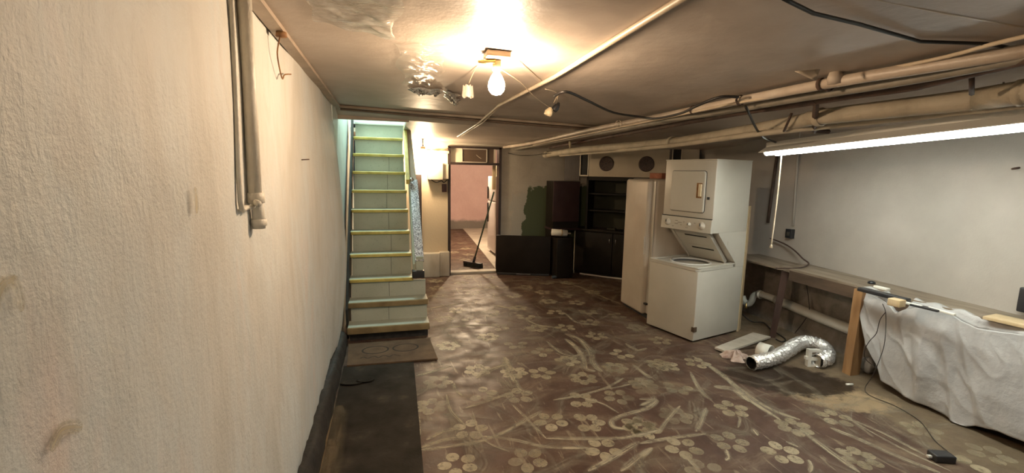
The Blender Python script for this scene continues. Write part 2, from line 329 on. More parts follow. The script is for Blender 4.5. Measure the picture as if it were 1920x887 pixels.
# ------------------------------------------------------------------ mesh helpers
class MB:
    def __init__(s): s.v = []; s.f = []; s.sm = []; s.uv = {}
    def add(s, vs, fs, smooth=False, mat=None):
        o = len(s.v)
        s.v += [tuple((mat @ Vector(v)) if mat else v) for v in vs]
        s.f += [tuple(i + o for i in f) for f in fs]; s.sm += [smooth] * len(fs)
        return s
    def box(s, x0, x1, y0, y1, z0, z1, bev=0, mat=None):
        if bev <= 0:
            vs = [(x, y, z) for x in (x0, x1) for y in (y0, y1) for z in (z0, z1)]
            return s.add(vs, [(0,1,3,2), (4,6,7,5), (0,4,5,1), (2,3,7,6), (0,2,6,4), (1,5,7,3)], mat=mat)
        bm = bmesh.new(); bmesh.ops.create_cube(bm, size=1)
        for v in bm.verts: v.co = (x0 + (v.co.x+.5)*(x1-x0), y0 + (v.co.y+.5)*(y1-y0), z0 + (v.co.z+.5)*(z1-z0))
        bmesh.ops.bevel(bm, geom=bm.edges[:], offset=bev, segments=3, affect='EDGES', profile=.5)
        bm.verts.index_update(); vs = [tuple(v.co) for v in bm.verts]; fs = [[v.index for v in f.verts] for f in bm.faces]; bm.free()
        return s.add(vs, fs, True, mat)
    def prism(s, poly, a, b, axis=1, mat=None):     # poly in the two other axes, extruded from a to b along axis
        n = len(poly)
        def mk(p, t):
            q = list(p); q.insert(axis, t); return tuple(q)
        vs = [mk(p, a) for p in poly] + [mk(p, b) for p in poly]
        fs = [tuple(range(n)), tuple(range(2*n-1, n-1, -1))] + [(i, i+n, (i+1) % n + n, (i+1) % n) for i in range(n)]
        return s.add(vs, fs, mat=mat)
    def tube(s, pts, r, seg=10, smooth=0, cap=True, closed=False, flat=1.0, mat=None):
        P = [Vector(p) for p in pts]; rr = list(r) if isinstance(r, (list, tuple)) else [r]*len(P)
        if smooth and len(P) > 2:
            Q = []; RQ = []
            for i in range(len(P)-1):
                p0 = P[max(i-1,0)]; p1 = P[i]; p2 = P[i+1]; p3 = P[min(i+2,len(P)-1)]
                for k in range(smooth):
                    t = k/smooth
                    Q.append(.5*((2*p1)+(p2-p0)*t+(2*p0-5*p1+4*p2-p3)*t*t+(3*p1-p0-3*p2+p3)*t**3)); RQ.append(rr[i]+(rr[i+1]-rr[i])*t)
            Q.append(P[-1]); RQ.append(rr[-1]); P, rr = Q, RQ
        n = len(P); T = [(P[min(i+1,n-1)]-P[max(i-1,0)]).normalized() for i in range(n)]
        up = Vector((0,0,1)) if abs(T[0].z) < .9 else Vector((1,0,0)); u = (up - T[0]*up.dot(T[0])).normalized()
        vs = []
        for i in range(n):
            u = (u - T[i]*u.dot(T[i])).normalized(); w = T[i].cross(u)
            for k in range(seg):
                a = 2*math.pi*k/seg; vs.append(tuple(P[i] + (u*math.cos(a)*flat + w*math.sin(a))*rr[i]))
        fs = [(i*seg+k, i*seg+(k+1)%seg, (i+1)*seg+(k+1)%seg, (i+1)*seg+k) for i in range(n-1) for k in range(seg)]
        if cap: fs += [tuple(range(seg-1,-1,-1)), tuple((n-1)*seg+k for k in range(seg))]
        return s.add(vs, fs, seg > 5, mat)
    def lathe(s, prof, seg=24, mat=None, close=False):       # prof = [(r, z)], about z
        vs = []; fs = []; n = len(prof)
        for r, z in prof:
            for k in range(seg):
                a = 2*math.pi*k/seg; vs.append((r*math.cos(a), r*math.sin(a), z))
        for i in range(n-1):
            for k in range(seg):
                fs.append((i*seg+k, i*seg+(k+1)%seg, (i+1)*seg+(k+1)%seg, (i+1)*seg+k))
        if close: fs += [tuple(range(seg-1,-1,-1)), tuple((n-1)*seg+k for k in range(seg))]
        return s.add(vs, fs, True, mat)
    def grid(s, fn, nu, nv, mat=None):
        vs = [fn(i/nu, j/nv) for i in range(nu+1) for j in range(nv+1)]
        fs = [(i*(nv+1)+j, (i+1)*(nv+1)+j, (i+1)*(nv+1)+j+1, i*(nv+1)+j+1) for i in range(nu) for j in range(nv)]
        return s.add(vs, fs, True, mat)
    def build(s, name, mat, parent=None, origin=None, **tags):
        me = bpy.data.meshes.new(name)
        vs = s.v
        if origin is not None: vs = [(v[0]-origin[0], v[1]-origin[1], v[2]-origin[2]) for v in vs]
        me.from_pydata(vs, [], s.f); me.polygons.foreach_set('use_smooth', s.sm)
        if isinstance(mat, str): mat = M[mat]
        me.materials.append(mat); me.update()
        o = bpy.data.objects.new(name, me); COL.objects.link(o)
        if origin is not None: o.location = origin
        if parent is not None: o.parent = parent
        for k, v in tags.items(): o[k] = v
        return o
def fixn(o):
    bm = bmesh.new(); bm.from_mesh(o.data); bmesh.ops.recalc_face_normals(bm, faces=bm.faces[:]); bm.to_mesh(o.data); bm.free(); return o
def tag(o, label, cat, group=None, kind=None):
    o['label'] = label; o['category'] = cat
    if group: o['group'] = group
    if kind: o['kind'] = kind
    return o
def thing(name, label, cat, loc=(0,0,0), rz=0, group=None):
    o = bpy.data.objects.new(name, None); COL.objects.link(o); o.empty_display_size = .1
    o.location = loc; o.rotation_euler = (0, 0, rz); tag(o, label, cat, group); return o
def struct(mb, name, mat, label=None):
    o = mb.build(name, mat); o['kind'] = 'structure'
    if label: o['label'] = label
    return o
def solid(o, t, off=-1):
    m = o.modifiers.new('solid', 'SOLIDIFY'); m.thickness = t; m.offset = off; return o
def ss(a, b, x):
    t = max(0, min(1, (x-a)/(b-a))); return t*t*(3-2*t)
def ceil_z(x, y):
    return 2.17 - .03*(x+.45) - .06*ss(4.5, 4.75, y) - .04*max(0, min(1, (y-4.75)/2.2))
def right_x(y): return 3.835 + .0735*y

# ------------------------------------------------------------------ the room
# floor with its painted flowers and smears
FL = struct(MB().box(-.6, 4.6, -2.6, 6.95, -.1, 0), 'floor', 'floor', 'maroon painted basement floor with stencilled flowers')
flowers = [(0.997, 2.588), (1.224, 2.519), (0.732, 2.242), (1.193, 2.231), (0.345, 2.294), (0.47, 2.617), (0.26, 2.96), (0.345, 3.309), (0.636, 3.048), (0.885, 2.965), (1.302, 2.804), (1.584, 2.783), (1.525, 2.405), (1.171, 3.281), (1.464, 3.119), (1.802, 3.24), (1.466, 3.462), (1.33, 3.692), (1.136, 3.918), (1.09, 4.424), (0.923, 4.17), (1.471, 4.304), (1.764, 4.262), (1.98, 3.964), (2.095, 4.358), (2.234, 4.71), (2.521, 4.516), (2.514, 4.099), (1.85, 4.764), (1.477, 5.028), (1.113, 4.92), (0.757, 5.086), (0.568, 4.807), (0.858, 4.704), (0.955, 3.344), (0.68, 3.452), (0.518, 4.027), (2.007, 3.496), (1.872, 2.922), (0.633, 6.156), (0.658, 6.564), (0.621, 5.758), (1.081, 5.817), (1.007, 6.38), (1.376, 6.101), (1.168, 6.724), (1.5, 6.661), (2.002, 5.656), (1.85, 5.967), (2.232, 5.43), (2.208, 3.219), (1.927, 5.216), (1.568, 5.565), (2.254, 5.096), (2.224, 6.143), (2.53, 6.083), (2.675, 5.52), (1.464, 4.698), (2.54, 3.71), (2.246, 3.178), (2.547, 3.172), (2.101, 2.805), (1.839, 2.866), (1.839, 2.456), (2.279, 2.445), (2.51, 2.158), (2.88, 2.182), (1.98, 2.116), (1.661, 2.131), (2.201, 1.95), (2.601, 1.804), (3.3, 1.933), (3.405, 1.647), (3.124, 1.611), (1.537, 2.368), (1.647, 1.91)]
def flower_mb(x, y):
    mb = MB(); n = random.choice((5, 5, 6)); a0 = R()*6.28
    for k in range(n):
        if R() < .05: continue
        a = a0 + 2*math.pi*k/n + U(-.06,.06); cx = x + .073*math.cos(a); cy = y + .073*math.sin(a)
        ra = U(.040,.046); rb = U(.035,.041); S = 14
        vs = [(cx + ra*math.cos(t)*math.cos(a) - rb*math.sin(t)*math.sin(a), cy + ra*math.cos(t)*math.sin(a) + rb*math.sin(t)*math.cos(a), .0012) for t in [2*math.pi*i/S for i in range(S)]]
        mb.add(vs, [tuple(range(S))])
    return mb
for (x, y) in flowers:
    flower_mb(x, y).build('painted_flower', 'petal', FL)
smears = [
 ([(0.143, 2.474), (0.33, 2.47), (0.543, 2.484), (0.743, 2.578), (0.981, 2.726)], .05), ([(0.157, 2.493), (0.298, 2.543), (0.409, 2.533)], .06), ([(0.523, 2.526), (0.706, 2.444), (0.874, 2.331), (1.111, 2.262)], .045),
 ([(0.197, 2.567), (0.294, 2.628), (0.413, 2.649)], .06), ([(0.48, 2.876), (0.694, 2.958), (0.888, 3.037)], .05), ([(0.166, 2.951), (0.163, 2.745), (0.15, 2.579)], .05), ([(0.381, 3.101), (0.384, 2.868), (0.452, 2.662)], .04),
 ([(0.805, 2.864), (0.854, 2.636), (0.902, 2.41)], .035), ([(0.521, 2.835), (0.531, 2.499), (0.649, 2.34)], .025), ([(1.719, 2.716), (1.825, 2.674), (1.697, 2.588), (1.493, 2.543), (1.386, 2.495), (1.365, 2.429), (1.425, 2.388)], .06),
 ([(1.692, 4.081), (1.772, 3.918), (1.753, 3.635), (1.661, 3.344), (1.663, 3.195)], .09), ([(1.643, 3.96), (1.66, 3.713), (1.614, 3.454), (1.554, 3.274), (1.611, 3.216)], .08), ([(0.481, 3.59), (0.3, 3.495), (0.188, 3.456)], .06), ([(0.4, 5.216), (0.712, 5.314), (1.074, 5.413)], .06),
 ([(1.022, 2.068), (1.162, 2.126), (1.276, 2.176), (1.441, 2.249)], .06), ([(1.194, 2.025), (1.34, 2.105), (1.481, 2.173)], .06), ([(0.902, 2.41), (1.179, 2.343), (1.38, 2.307), (1.648, 2.334)], .05),
 ([(0.435, 4.48), (0.73, 4.539), (1.043, 4.493), (1.098, 4.407)], .06), ([(1.207, 5.211), (1.369, 5.05), (1.554, 4.993)], .08), ([(1.413, 4.709), (1.505, 4.408), (1.669, 4.283)], .06), ([(1.444, 3.941), (1.472, 3.643), (1.564, 3.542), (1.678, 3.597)], .05), ([(1.95, 4.725), (1.95, 4.39), (2.092, 4.281)], .05),
 ([(0.956, 3.654), (0.935, 3.416), (0.923, 3.163)], .12), ([(0.643, 3.309), (0.805, 3.446), (0.939, 3.509)], .08), ([(1.108, 2.843), (1.314, 2.864), (1.572, 2.933), (1.772, 3.048)], .04), ([(1.486, 2.915), (1.641, 2.917), (1.775, 2.945)], .03), ([(2.166, 3.719), (2.184, 3.538), (2.3, 3.57)], .06), ([(1.982, 3.27), (1.981, 3.086), (1.99, 2.997)], .06),
 ([(0.934, 3.201), (0.926, 3.046), (0.994, 2.975)], .05), ([(1.307, 2.848), (1.426, 2.717), (1.477, 2.577)], .03), ([(0.456, 3.272), (0.457, 3.156), (0.493, 3.057)], .05),([(0.64, 5.93), (1.128, 6.019), (1.617, 5.987)], .05),([(2.273, 6.281), (2.577, 5.933), (2.695, 5.278), (2.779, 4.935)], .06),
 ([(2.603, 3.314), (2.596, 2.901), (2.503, 2.582), (2.491, 2.249)], .07), ([(2.61, 3.136), (2.563, 2.731), (2.538, 2.397), (2.623, 2.217)], .06), ([(2.523, 2.096), (2.489, 1.89), (2.473, 1.699)], .06), ([(2.731, 2.093), (2.789, 1.942), (2.838, 1.746), (2.911, 1.592)], .06),
 ([(2.954, 2.164), (3.005, 1.98), (3.012, 1.704)], .04), ([(2.956, 2.138), (2.945, 1.82), (2.987, 1.582)], .03), ([(2.383, 2.756), (2.499, 2.679), (2.479, 2.498)], .10), ([(1.432, 2.228), (1.644, 2.236), (1.894, 2.225)], .05), ([(2.372, 3.029), (2.245, 2.738), (2.229, 2.586)], .05),
 ([(1.599, 2.296), (1.729, 2.406), (1.948, 2.565)], .04), ([(1.672, 2.63), (1.794, 2.674), (1.85, 2.736)], .06), ([(1.312, 2.027), (1.371, 2.104), (1.48, 2.175)], .05), ([(2.201, 1.766), (2.261, 1.813), (2.293, 1.86)], .04), ([(2.143, 2.234), (2.227, 2.312), (2.252, 2.357)], .03), ([(1.617, 2.025), (1.616, 1.953), (1.609, 1.911)], .04), ([(1.898, 2.053), (1.86, 1.985), (1.823, 1.965)], .05),
 ([(1.847, 2.259), (1.978, 2.371), (2.11, 2.499)], .05), ([(2.317, 2.035), (2.345, 1.975)], .05), ([(2.223, 2.203), (2.199, 2.129)], .05),
]
def strip(mb_v, mb_f, uvs, pts, w, z, plane=None):
    P = [Vector((p[0], p[1], 0)) for p in pts]; Q = []
    for i in range(len(P)-1):
        p0 = P[max(i-1,0)]; p1 = P[i]; p2 = P[i+1]; p3 = P[min(i+2,len(P)-1)]
        for k in range(8):
            t = k/8; Q.append(.5*((2*p1)+(p2-p0)*t+(2*p0-5*p1+4*p2-p3)*t*t+(3*p1-p0-3*p2+p3)*t**3))
    Q.append(P[-1]); n = len(Q); o = len(mb_v); L = 0
    for i, q in enumerate(Q):
        T = (Q[min(i+1,n-1)]-Q[max(i-1,0)]).normalized(); S = Vector((-T.y, T.x, 0))
        if i: L += (q-Q[i-1]).length
        ww = w*.5*(.35+.65*min(1, min(i, n-1-i)/3))
        for s, vv in ((-1, 0), (1, 1)):
            p = q + S*s*ww; mb_v.append((p.x, p.y, z)); uvs.append((L*3 + o*.37, vv))
        if i: b = o+2*i; mb_f.append((b-2, b, b+1, b-1))
def strips(name, items, z, mat, parent, to=None):
    v, f, uv = [], [], []
    for k, (pts, w) in enumerate(items): strip(v, f, uv, pts, w, z + k*.00001)
    me = bpy.data.meshes.new(name)
    me.from_pydata([to(p) for p in v] if to else v, [], f)
    l = me.uv_layers.new(name='UVMap')
    for lp in me.loops: l.data[lp.index].uv = uv[lp.vertex_index]
    me.materials.append(M[mat]); o = bpy.data.objects.new(name, me); COL.objects.link(o); o.parent = parent; return o
sm = strips('mop_smears', smears, .0018, 'smear', FL); sm['kind'] = 'stuff'
# random fine scuffs between the large smears
sc = []
for k in range(260):
    x, y = U(.25, 3.3), U(1.6, 6.3); a = U(0, 6.28); L = U(.2,.7); b = U(-1.4,1.4)
    sc.append(([(x, y), (x+L*.5*math.cos(a), y+L*.5*math.sin(a)), (x+L*math.cos(a+b*.5), y+L*math.sin(a+b*.5))], U(.03,.12)))
so = strips('dust_scuffs', sc, .0014, 'scuff', FL); so['kind'] = 'stuff'

# ceiling, with the stairwell opening
def ceiling():
    xs = [-.6, -.45, -.1, .2, .8, 1.5, 2.2, 3, 3.8, 4.6]; ys = [-2.6, -1, 0, 1, 2, 3, 4, 4.5, 4.58, 4.67, 4.75, 5.2, 5.7, 6.3, 6.95, 7.1]
    mb = MB(); idx = {}
    for i, x in enumerate(xs):
        for j, y in enumerate(ys): idx[i, j] = len(mb.v); mb.v.append((x, y, ceil_z(x, y)))
    for i in range(len(xs)-1):
        for j in range(len(ys)-1):
            if xs[i+1] <= .2 and ys[j] >= 4.75 and ys[j+1] <= 6.3 and xs[i] >= -.45: continue
            mb.f.append((idx[i,j], idx[i,j+1], idx[i+1,j+1], idx[i+1,j])); mb.sm.append(False)
    return mb
CE = struct(ceiling(), 'ceiling', 'ceil', 'low taupe painted ceiling'); solid(CE, .05, -1)

# left wall: lumpy plaster that bellies out before the stairs, ragged lower edge over a tar kerb
def wall_left():
    def fn(a, b):
        y = -2.6 + 6.95*a; z0 = .085 + .025*math.sin(y*9) + .015*math.sin(y*23+1) + .012*math.sin(y*51); z = z0 + (2.2-z0)*b
        belly = .085*math.exp(-((y-4.0)/.75)**2)*math.sin(math.pi*min(1, max(0, z/2.05)))
        x = -.45 + belly + .006*math.sin(y*3.1+z*2)+.004*math.sin(y*7-z*5)
        if b == 0: x -= .02
        return (x, y, z)
    mb = MB().grid(fn, 150, 40)
    mb.box(-.62, -.455, -2.6, 4.35, -.05, 2.2)
    return mb
WL = struct(wall_left(), 'wall_left', 'left', 'cream brushed plaster wall on the left')
def kerb():
    def fn(a, b):
        y = -2.6 + 6.9*a; w = .010*math.sin(y*13)+.006*math.sin(y*31+2)
        pr = [(-.46, .125), (-.41+w*.3, .12+w), (-.388+w*.4, .07), (-.380+w*.3, .0)]
        t = b*3; i = min(2, int(t)); f = t-i
        return (pr[i][0]+(pr[i+1][0]-pr[i][0])*f, y, pr[i][1]+(pr[i+1][1]-pr[i][1])*f)
    return MB().grid(fn, 160, 6)
struct(kerb(), 'baseboard_left', 'tar', 'ragged black tar kerb at the foot of the left wall')
st = [([(0.645, 1.416), (0.661, 1.441), (0.673, 1.454), (0.692, 1.46)], .026), ([(0.688, 1.463), (0.695, 1.442), (0.697, 1.415)], .022), ([(1.22, 1.553), (1.223, 1.526), (1.22, 1.491)], .03), ([(0.714, 1.212), (0.739, 1.229), (0.778, 1.211)], .03)]
sw = strips('ochre_stains', st, 0, 'ochre', WL, to=lambda p: (-.4385 + .006*math.sin(p[0]*3.1+p[1]*2)+.004*math.sin(p[0]*7-p[1]*5), p[0], p[1])); sw['label'] = 'ochre brush marks and drips on the wall'

# right wall, back wall with the doorway, rear wall
def wall_right():
    def fn(a, b):
        y = -2.6 + 9.6*a; z = -.02 + 2.2*b
        ft = .05*ss(.70, .62, z) + .012*math.sin(y*9+z*11)*ss(.7,.6,z)
        return (right_x(y) - ft, y, z)
    mb = MB().grid(fn, 90, 46)
    mb.prism([(right_x(-2.6)+.02, -2.6), (right_x(7)+.02, 7), (right_x(7)+.15, 7), (right_x(-2.6)+.15, -2.6)], 0, 2.2, 2)
    return mb
struct(wall_right(), 'wall_right', 'right', 'grey beige wall on the right above a bare concrete footing')
mb = MB().box(.2, .905, 6.95, 7.07, 0, 2.2).box(1.70, 4.6, 6.95, 7.07, 0, 2.2).box(.905, 1.70, 6.95, 7.07, 1.965, 2.2)
struct(mb, 'wall_back', 'back', 'patched back wall around the doorway')
struct(MB().box(-.62, 4.6, -2.75, -2.6, 0, 2.2), 'wall_rear', 'right', 'wall behind the camera')
# plinth at the foot of the back wall, left of the door
PL = struct(MB().box(.40, .745, 6.80, 6.949, 0, .37, .012).box(.745, .90, 6.84, 6.949, 0, .38, .012), 'trim_1', 'whitewood', 'low boxed plinth left of the doorway')
# door frame and transom
DF = thing('door_1', 'dark brown door frame with transom in the back wall', 'door frame', (1.3, 6.95, 0)); DF['kind'] = 'structure'
def P_(mb, name, mat, par): o = mb.build(name, mat, None); o.parent = par; o.matrix_parent_inverse = par.matrix_world.inverted() if False else Matrix.Translation(-par.location); return o
MB().box(.885, .925, 6.925, 7.08, 0, 1.96).build('jamb', 'brownframe', DF, None).matrix_parent_inverse = Matrix.Translation(-Vector(DF.location))
P_(MB().box(1.675, 1.715, 6.925, 7.08, 0, 1.97), 'jamb', 'brownframe', DF)
P_(MB().box(.885, 1.715, 6.925, 7.08, 1.945, 1.975), 'head', 'brownframe', DF)
P_(MB().box(.925, 1.675, 6.93, 7.07, 1.70, 1.735), 'transom_bar', 'brownframe', DF)
P_(MB().box(.925, 1.10, 6.97, 6.99, 1.735, 1.945), 'transom_panel', 'boxgrey', DF)
tw = P_(MB().box(1.105, 1.49, 6.975, 6.985, 1.74, 1.94), 'transom_pane', 'glass', DF)
fr = MB().box(1.10, 1.495, 6.965, 6.985, 1.735, 1.746).box(1.10, 1.495, 6.965, 6.985, 1.935, 1.945).box(1.10, 1.112, 6.965, 6.985, 1.735, 1.945).box(1.484, 1.495, 6.965, 6.985, 1.735, 1.945)
P_(fr, 'transom_frame', 'whitewood', DF)
P_(MB().tube([(1.28,6.985,1.92),(1.33,6.98,1.85),(1.40,6.98,1.80),(1.45,6.985,1.78)], .006, 6, 4), 'transom_wire', 'wire', DF)
P_(MB().box(1.495, 1.60, 6.975, 6.985, 1.735, 1.945), 'transom_pane', 'glass', DF)
P_(MB().box(1.60, 1.63, 6.97, 6.99, 1.735, 1.945), 'transom_stile', 'whitewood', DF)
P_(MB().box(.925, 1.675, 6.93, 7.10, 0, .035), 'sill', 'concrete', DF)

# the pink room beyond the doorway
struct(MB().box(.0, 3.6, 7.07, 12.9, -.1, 0), 'floor_far', 'floor', 'painted floor of the room beyond the doorway')
struct(MB().prism([(1.70,7.10),(3.6,7.10),(3.6,12.6),(2.02,12.6),(1.95,11.2),(1.80,8.6)], .0, .012, 2), 'floor_slab', 'concrete', 'bare pale concrete floor at the right of the far room')
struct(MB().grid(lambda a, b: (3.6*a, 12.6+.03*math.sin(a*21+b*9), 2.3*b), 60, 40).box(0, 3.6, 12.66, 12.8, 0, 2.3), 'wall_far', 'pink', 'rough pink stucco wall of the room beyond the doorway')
struct(MB().box(-.1, 0, 7.07, 12.8, 0, 2.3).box(3.6, 3.7, 7.07, 12.8, 0, 2.3), 'wall_far_side', 'pink', 'side walls of the pink room')
struct(MB().box(-.1, 3.7, 7.07, 12.8, 2.25, 2.35), 'ceiling_far', 'ceil', 'ceiling of the far room')
for (x, y) in [(1.3,7.5),(1.35,8.1),(1.5,8.6),(1.2,7.3),(1.55,9.3),(1.6,10.0),(1.25,8.9),(1.5,7.4)]:
    flower_mb(x, y).build('painted_flower', 'petal', bpy.data.objects['floor_far'])

# stairwell shaft above the ceiling
struct(MB().box(-.60, -.445, 4.3, 6.6, 0, 3.5), 'wall_stair_left', 'teal', 'pale board lining the left of the stairwell')
struct(MB().box(.24, .32, 4.8, 6.6, 2.12, 3.5).box(-.45, .24, 4.76, 4.84, 2.16, 3.5), 'wall_stair_upper', 'teal', 'upper stairwell walls')
struct(MB().box(-.45, .32, 6.5, 6.6, 2.2, 3.5).box(-.45, .32, 4.8, 6.6, 3.42, 3.5), 'wall_stair_back', 'teal', 'back wall and top of the stairwell')
struct(MB().box(-.45, .22, 4.735, 4.765, 2.075, 2.16), 'trim_2', 'batten', 'board edging the stairwell opening')

# ------------------------------------------------------------------ staircase
STAIR = thing('staircase', 'steep green linoleum staircase with yellow nosings along the left wall', 'stairs', (-.1, 4.28, 0))
def part(mb, name, mat, par, label=None):
    o = mb.build(name, mat); o.parent = par; w = par.location if par.parent is None else (par.parent.location + par.location)
    o.matrix_parent_inverse = (Matrix.Translation(par.location) @ par.rotation_euler.to_matrix().to_4x4()).inverted() if par.type == 'EMPTY' else Matrix()
    if label: o['label'] = label
    return o
TZ = [.145,.335,.523,.745,.956,1.172,1.375,1.578,1.781,1.981]
for k in range(10):
    y = 4.28+.165*k; z = TZ[k]; lo = 0 if k == 0 else TZ[k-1]; xr = .365 if k < 2 else .235 - .006*(k-2); yn = y+.165 if k < 9 else y+.165
    depth = .30 if k < 9 else .17
    part(MB().box(-.38, xr, y+.012, yn+.05, z-.028, z), 'tread', 'lino', STAIR)
    if k == 0:
        part(MB().box(-.37, .355, y+.06, y+.08, 0, z-.045), 'riser', 'tar', STAIR, 'black recessed toe kick')
        part(MB().box(-.385, .368, y-.008, y+.02, z-.062, z+.002, .008), 'nosing', 'carpetlip', STAIR, 'worn brown lip')
    else:
        q = xr if k != 2 else .365
        part(MB().box(-.36, q-.005, y+.03, y+.045, lo, z-.028), 'riser', 'lino', STAIR)
        sx = -.36 + .37 + .02*math.sin(k*5)
        if k < 9: part(MB().box(sx-.0015, sx+.0015, y+.0285, y+.031, lo, z-.03), 'riser_seam', 'stringer', STAIR)
        if k == 1: part(MB().box(-.385, .368, y-.008, y+.02, z-.05, z+.002, .008), 'nosing', 'carpetlip', STAIR, 'worn brown lip')
        else: part(MB().box(-.375, xr, y-.006, y+.024, z-.030, z+.003, .007), 'nosing', 'yellow', STAIR)
part(MB().box(-.36, .20, 5.93, 5.945, 1.98, 2.14), 'riser', 'lino', STAIR)
part(MB().box(-.36, .19, 5.90, 5.99, 2.14, 2.175, .006), 'landing_edge', 'fixture', STAIR, 'white landing edge')
# stringers: left one blackened for shadow, pale right one
def saw(y0, off, h): return [(4.30, .02), (4.30, .22), (5.95, .22+1.65*1.278), (5.95, 1.65*1.278-.05), (4.42, .02)]
part(MB().prism([(4.42,.0),(4.36,.30),(5.98,2.36),(5.98,2.0),(4.6,.0)], -.40, -.381, 0), 'stringer', 'stringer', STAIR, 'left stringer, blackened for the shadow between the nosings')
part(MB().prism([(4.62,.53),(4.62,.66),(5.95,2.32),(5.95,1.9)], .236, .258, 0), 'stringer', 'palegreen', STAIR, 'pale green right stringer')
part(MB().prism([(5.15,1.45),(5.22,1.50),(5.78,2.12),(5.70,2.16),(5.13,1.50)], .200, .236, 0), 'stringer_strip', 'yellow', STAIR, 'yellow painted strip at the top right')
# handrail: silver wrapped below, bare white wood above, on a black block
RAIL = thing('stair_handrail', 'sloping handrail wrapped in silver glitter tape, standing on a black block', 'handrail', (.29, 4.61, .52))
def slab(p, q, w, t, up=(1,0,0)):      # plank from p to q, w wide along x, t thick
    p, q = Vector(p), Vector(q); d = (q-p).normalized(); X = Vector(up); n = d.cross(X).normalized(); mb = MB(); vs = []
    for a in (p, q):
        for sx in (-1, 1):
            for sn in (-1, 1): vs.append(tuple(a + X*sx*w/2 + n*sn*t/2))
    return mb.add(vs, [(0,1,3,2),(4,6,7,5),(0,4,5,1),(2,3,7,6),(0,2,6,4),(1,5,7,3)])
part(slab((.300,4.60,.69), (.283,5.22,1.49), .085, .03), 'rail', 'glitter', RAIL, 'silver glitter wrapped rail')
part(slab((.285,5.22,1.47), (.25,5.72,2.10), .06, .04), 'upper_rail', 'whitewood', RAIL, 'whitewashed upper rail')
part(MB().box(.265, .335, 4.595, 4.66, .60, .74), 'post', 'palegreen', RAIL)
part(MB().box(.225, .345, 4.56, 4.66, .525, .60, .006), 'foot_block', 'black', RAIL, 'black foot block')
part(MB().tube([(.245,5.17,1.49),(.27,5.15,1.505)], .022, 10), 'bolt', 'steel', RAIL)

# ------------------------------------------------------------------ mats on the floor
def mat_slab(corners, z, t):
    n = len(corners); mb = MB(); return mb.prism(corners, z, z+t, 2)
tag(mat_slab([(-.372,3.76),(.185,3.72),(.14,1.4),(-.37,1.4)], .0, .007).build('rubber_runner', 'rubber'), 'dusty black rubber runner mat along the left wall', 'mat')
_g = strips('grit', [([(-.345,3.1),(-.335,2.7),(-.325,2.3),(-.315,1.9),(-.31,1.4)], .16), ([(-.36,2.7),(-.35,2.3),(-.345,1.4)], .10)], .0078, 'grit', bpy.data.objects['rubber_runner']); _g['kind'] = 'stuff'; _g['label'] = 'yellowish grit along the wall side'
DM = mat_slab([(-.372,4.22),(.36,4.215),(.385,3.715),(-.345,3.735)], .0075, .013).build('doormat', 'coir'); tag(DM, 'brown coir doormat at the foot of the stairs', 'doormat')
prn = MB()
for cx in (-.13, .13):
    prn.tube([(cx+.11*math.cos(a), 4.02+.085*math.sin(a), .0205) for a in [i*math.pi/10 for i in range(21)]], .008, 5, flat=.12)
prn.tube([(-.25+.03*i, 3.86+.02*math.sin(i*2.2), .0205) for i in range(12)], .006, 5, 3, flat=.12)
prn.build('printed_pattern', 'coirdark', DM)['label'] = 'dark printed motif'
for k, (cx, cy, rot, L, nm) in enumerate([(-.285,3.43,.1,.085,'larger dark shoe insole lying on the black runner'), (-.19,3.45,.25,.065,'smaller dark shoe insole tucked against the larger one on the runner')]):
    def fn(a, b, cx=cx, cy=cy, rot=rot, L=L):
        t = 2*math.pi*a; rr = b; x = L*math.cos(t)*rr; y = (.055+.01*math.cos(t))*math.sin(t)*rr
        return (cx+x*math.cos(rot)-y*math.sin(rot), cy+x*math.sin(rot)+y*math.cos(rot), .011+.01*rr*rr*(.5+.5*math.cos(t+2)))
    o = MB().grid(fn, 28, 4).build('insole', 'rubber'); solid(o, .004, 0); tag(o, nm, 'insole', 'insoles on the runner')

# ------------------------------------------------------------------ left wall pipes, ceiling battens
LP = thing('wall_pipe', 'thick cream painted pipe with a coupling running down the left wall', 'pipe', (-.40, 1.70, 1.39))
part(MB().tube([(-.425,1.70,2.17),(-.425,1.70,1.9),(-.425,1.685,1.49)], .021, 14), 'pipe', 'wallpipe', LP)
part(MB().tube([(-.424,1.705,1.52),(-.424,1.71,1.395)], .020, 14), 'stub', 'wallpipe', LP)
part(MB().lathe([(.022,-.018),(.027,-.016),(.027,.016),(.022,.018)], 16, Matrix.Translation((-.424,1.69,1.50))), 'coupling', 'wallpipe', LP)
part(MB().lathe([(.021,-.012),(.025,-.01),(.025,.01),(.021,.012)], 16, Matrix.Translation((-.424,1.71,1.415))), 'coupling', 'wallpipe', LP)
part(MB().tube([(-.424,1.68,1.487),(-.40,1.62,1.485)], .010, 10), 'valve_stem', 'wallpipe', LP)
LP2 = thing('wall_conduit', 'thin cream conduit beside the thick pipe on the left wall', 'conduit', (-.43, 1.55, 1.5))
part(MB().tube([(-.436,1.61,2.17),(-.436,1.585,1.8),(-.434,1.56,1.50),(-.43,1.60,1.475),(-.425,1.66,1.475)], .008, 10, 4), 'tube', 'wallpipe', LP2)
tag(MB().prism([(-.447,-2.5),(-.395,-2.5),(-.395,4.42),(-.447,4.42)], 2.150, 2.1685, 2).build('corner_batten', 'batten'), 'flat painted batten in the corner of left wall and ceiling', 'batten')
def along_ceiling(pts, off): return [(x, y, ceil_z(x, y)-off) for x, y in pts]
tag(MB().tube(along_ceiling([(-.40,4.43),(.3,4.44),(1.0,4.42),(1.7,4.42),(2.28,4.42)], .014), .014, 10).build('cross_conduit', 'batten'), 'slim painted conduit crossing the ceiling before the stairwell, nearer of two', 'conduit', 'conduits crossing the ceiling')
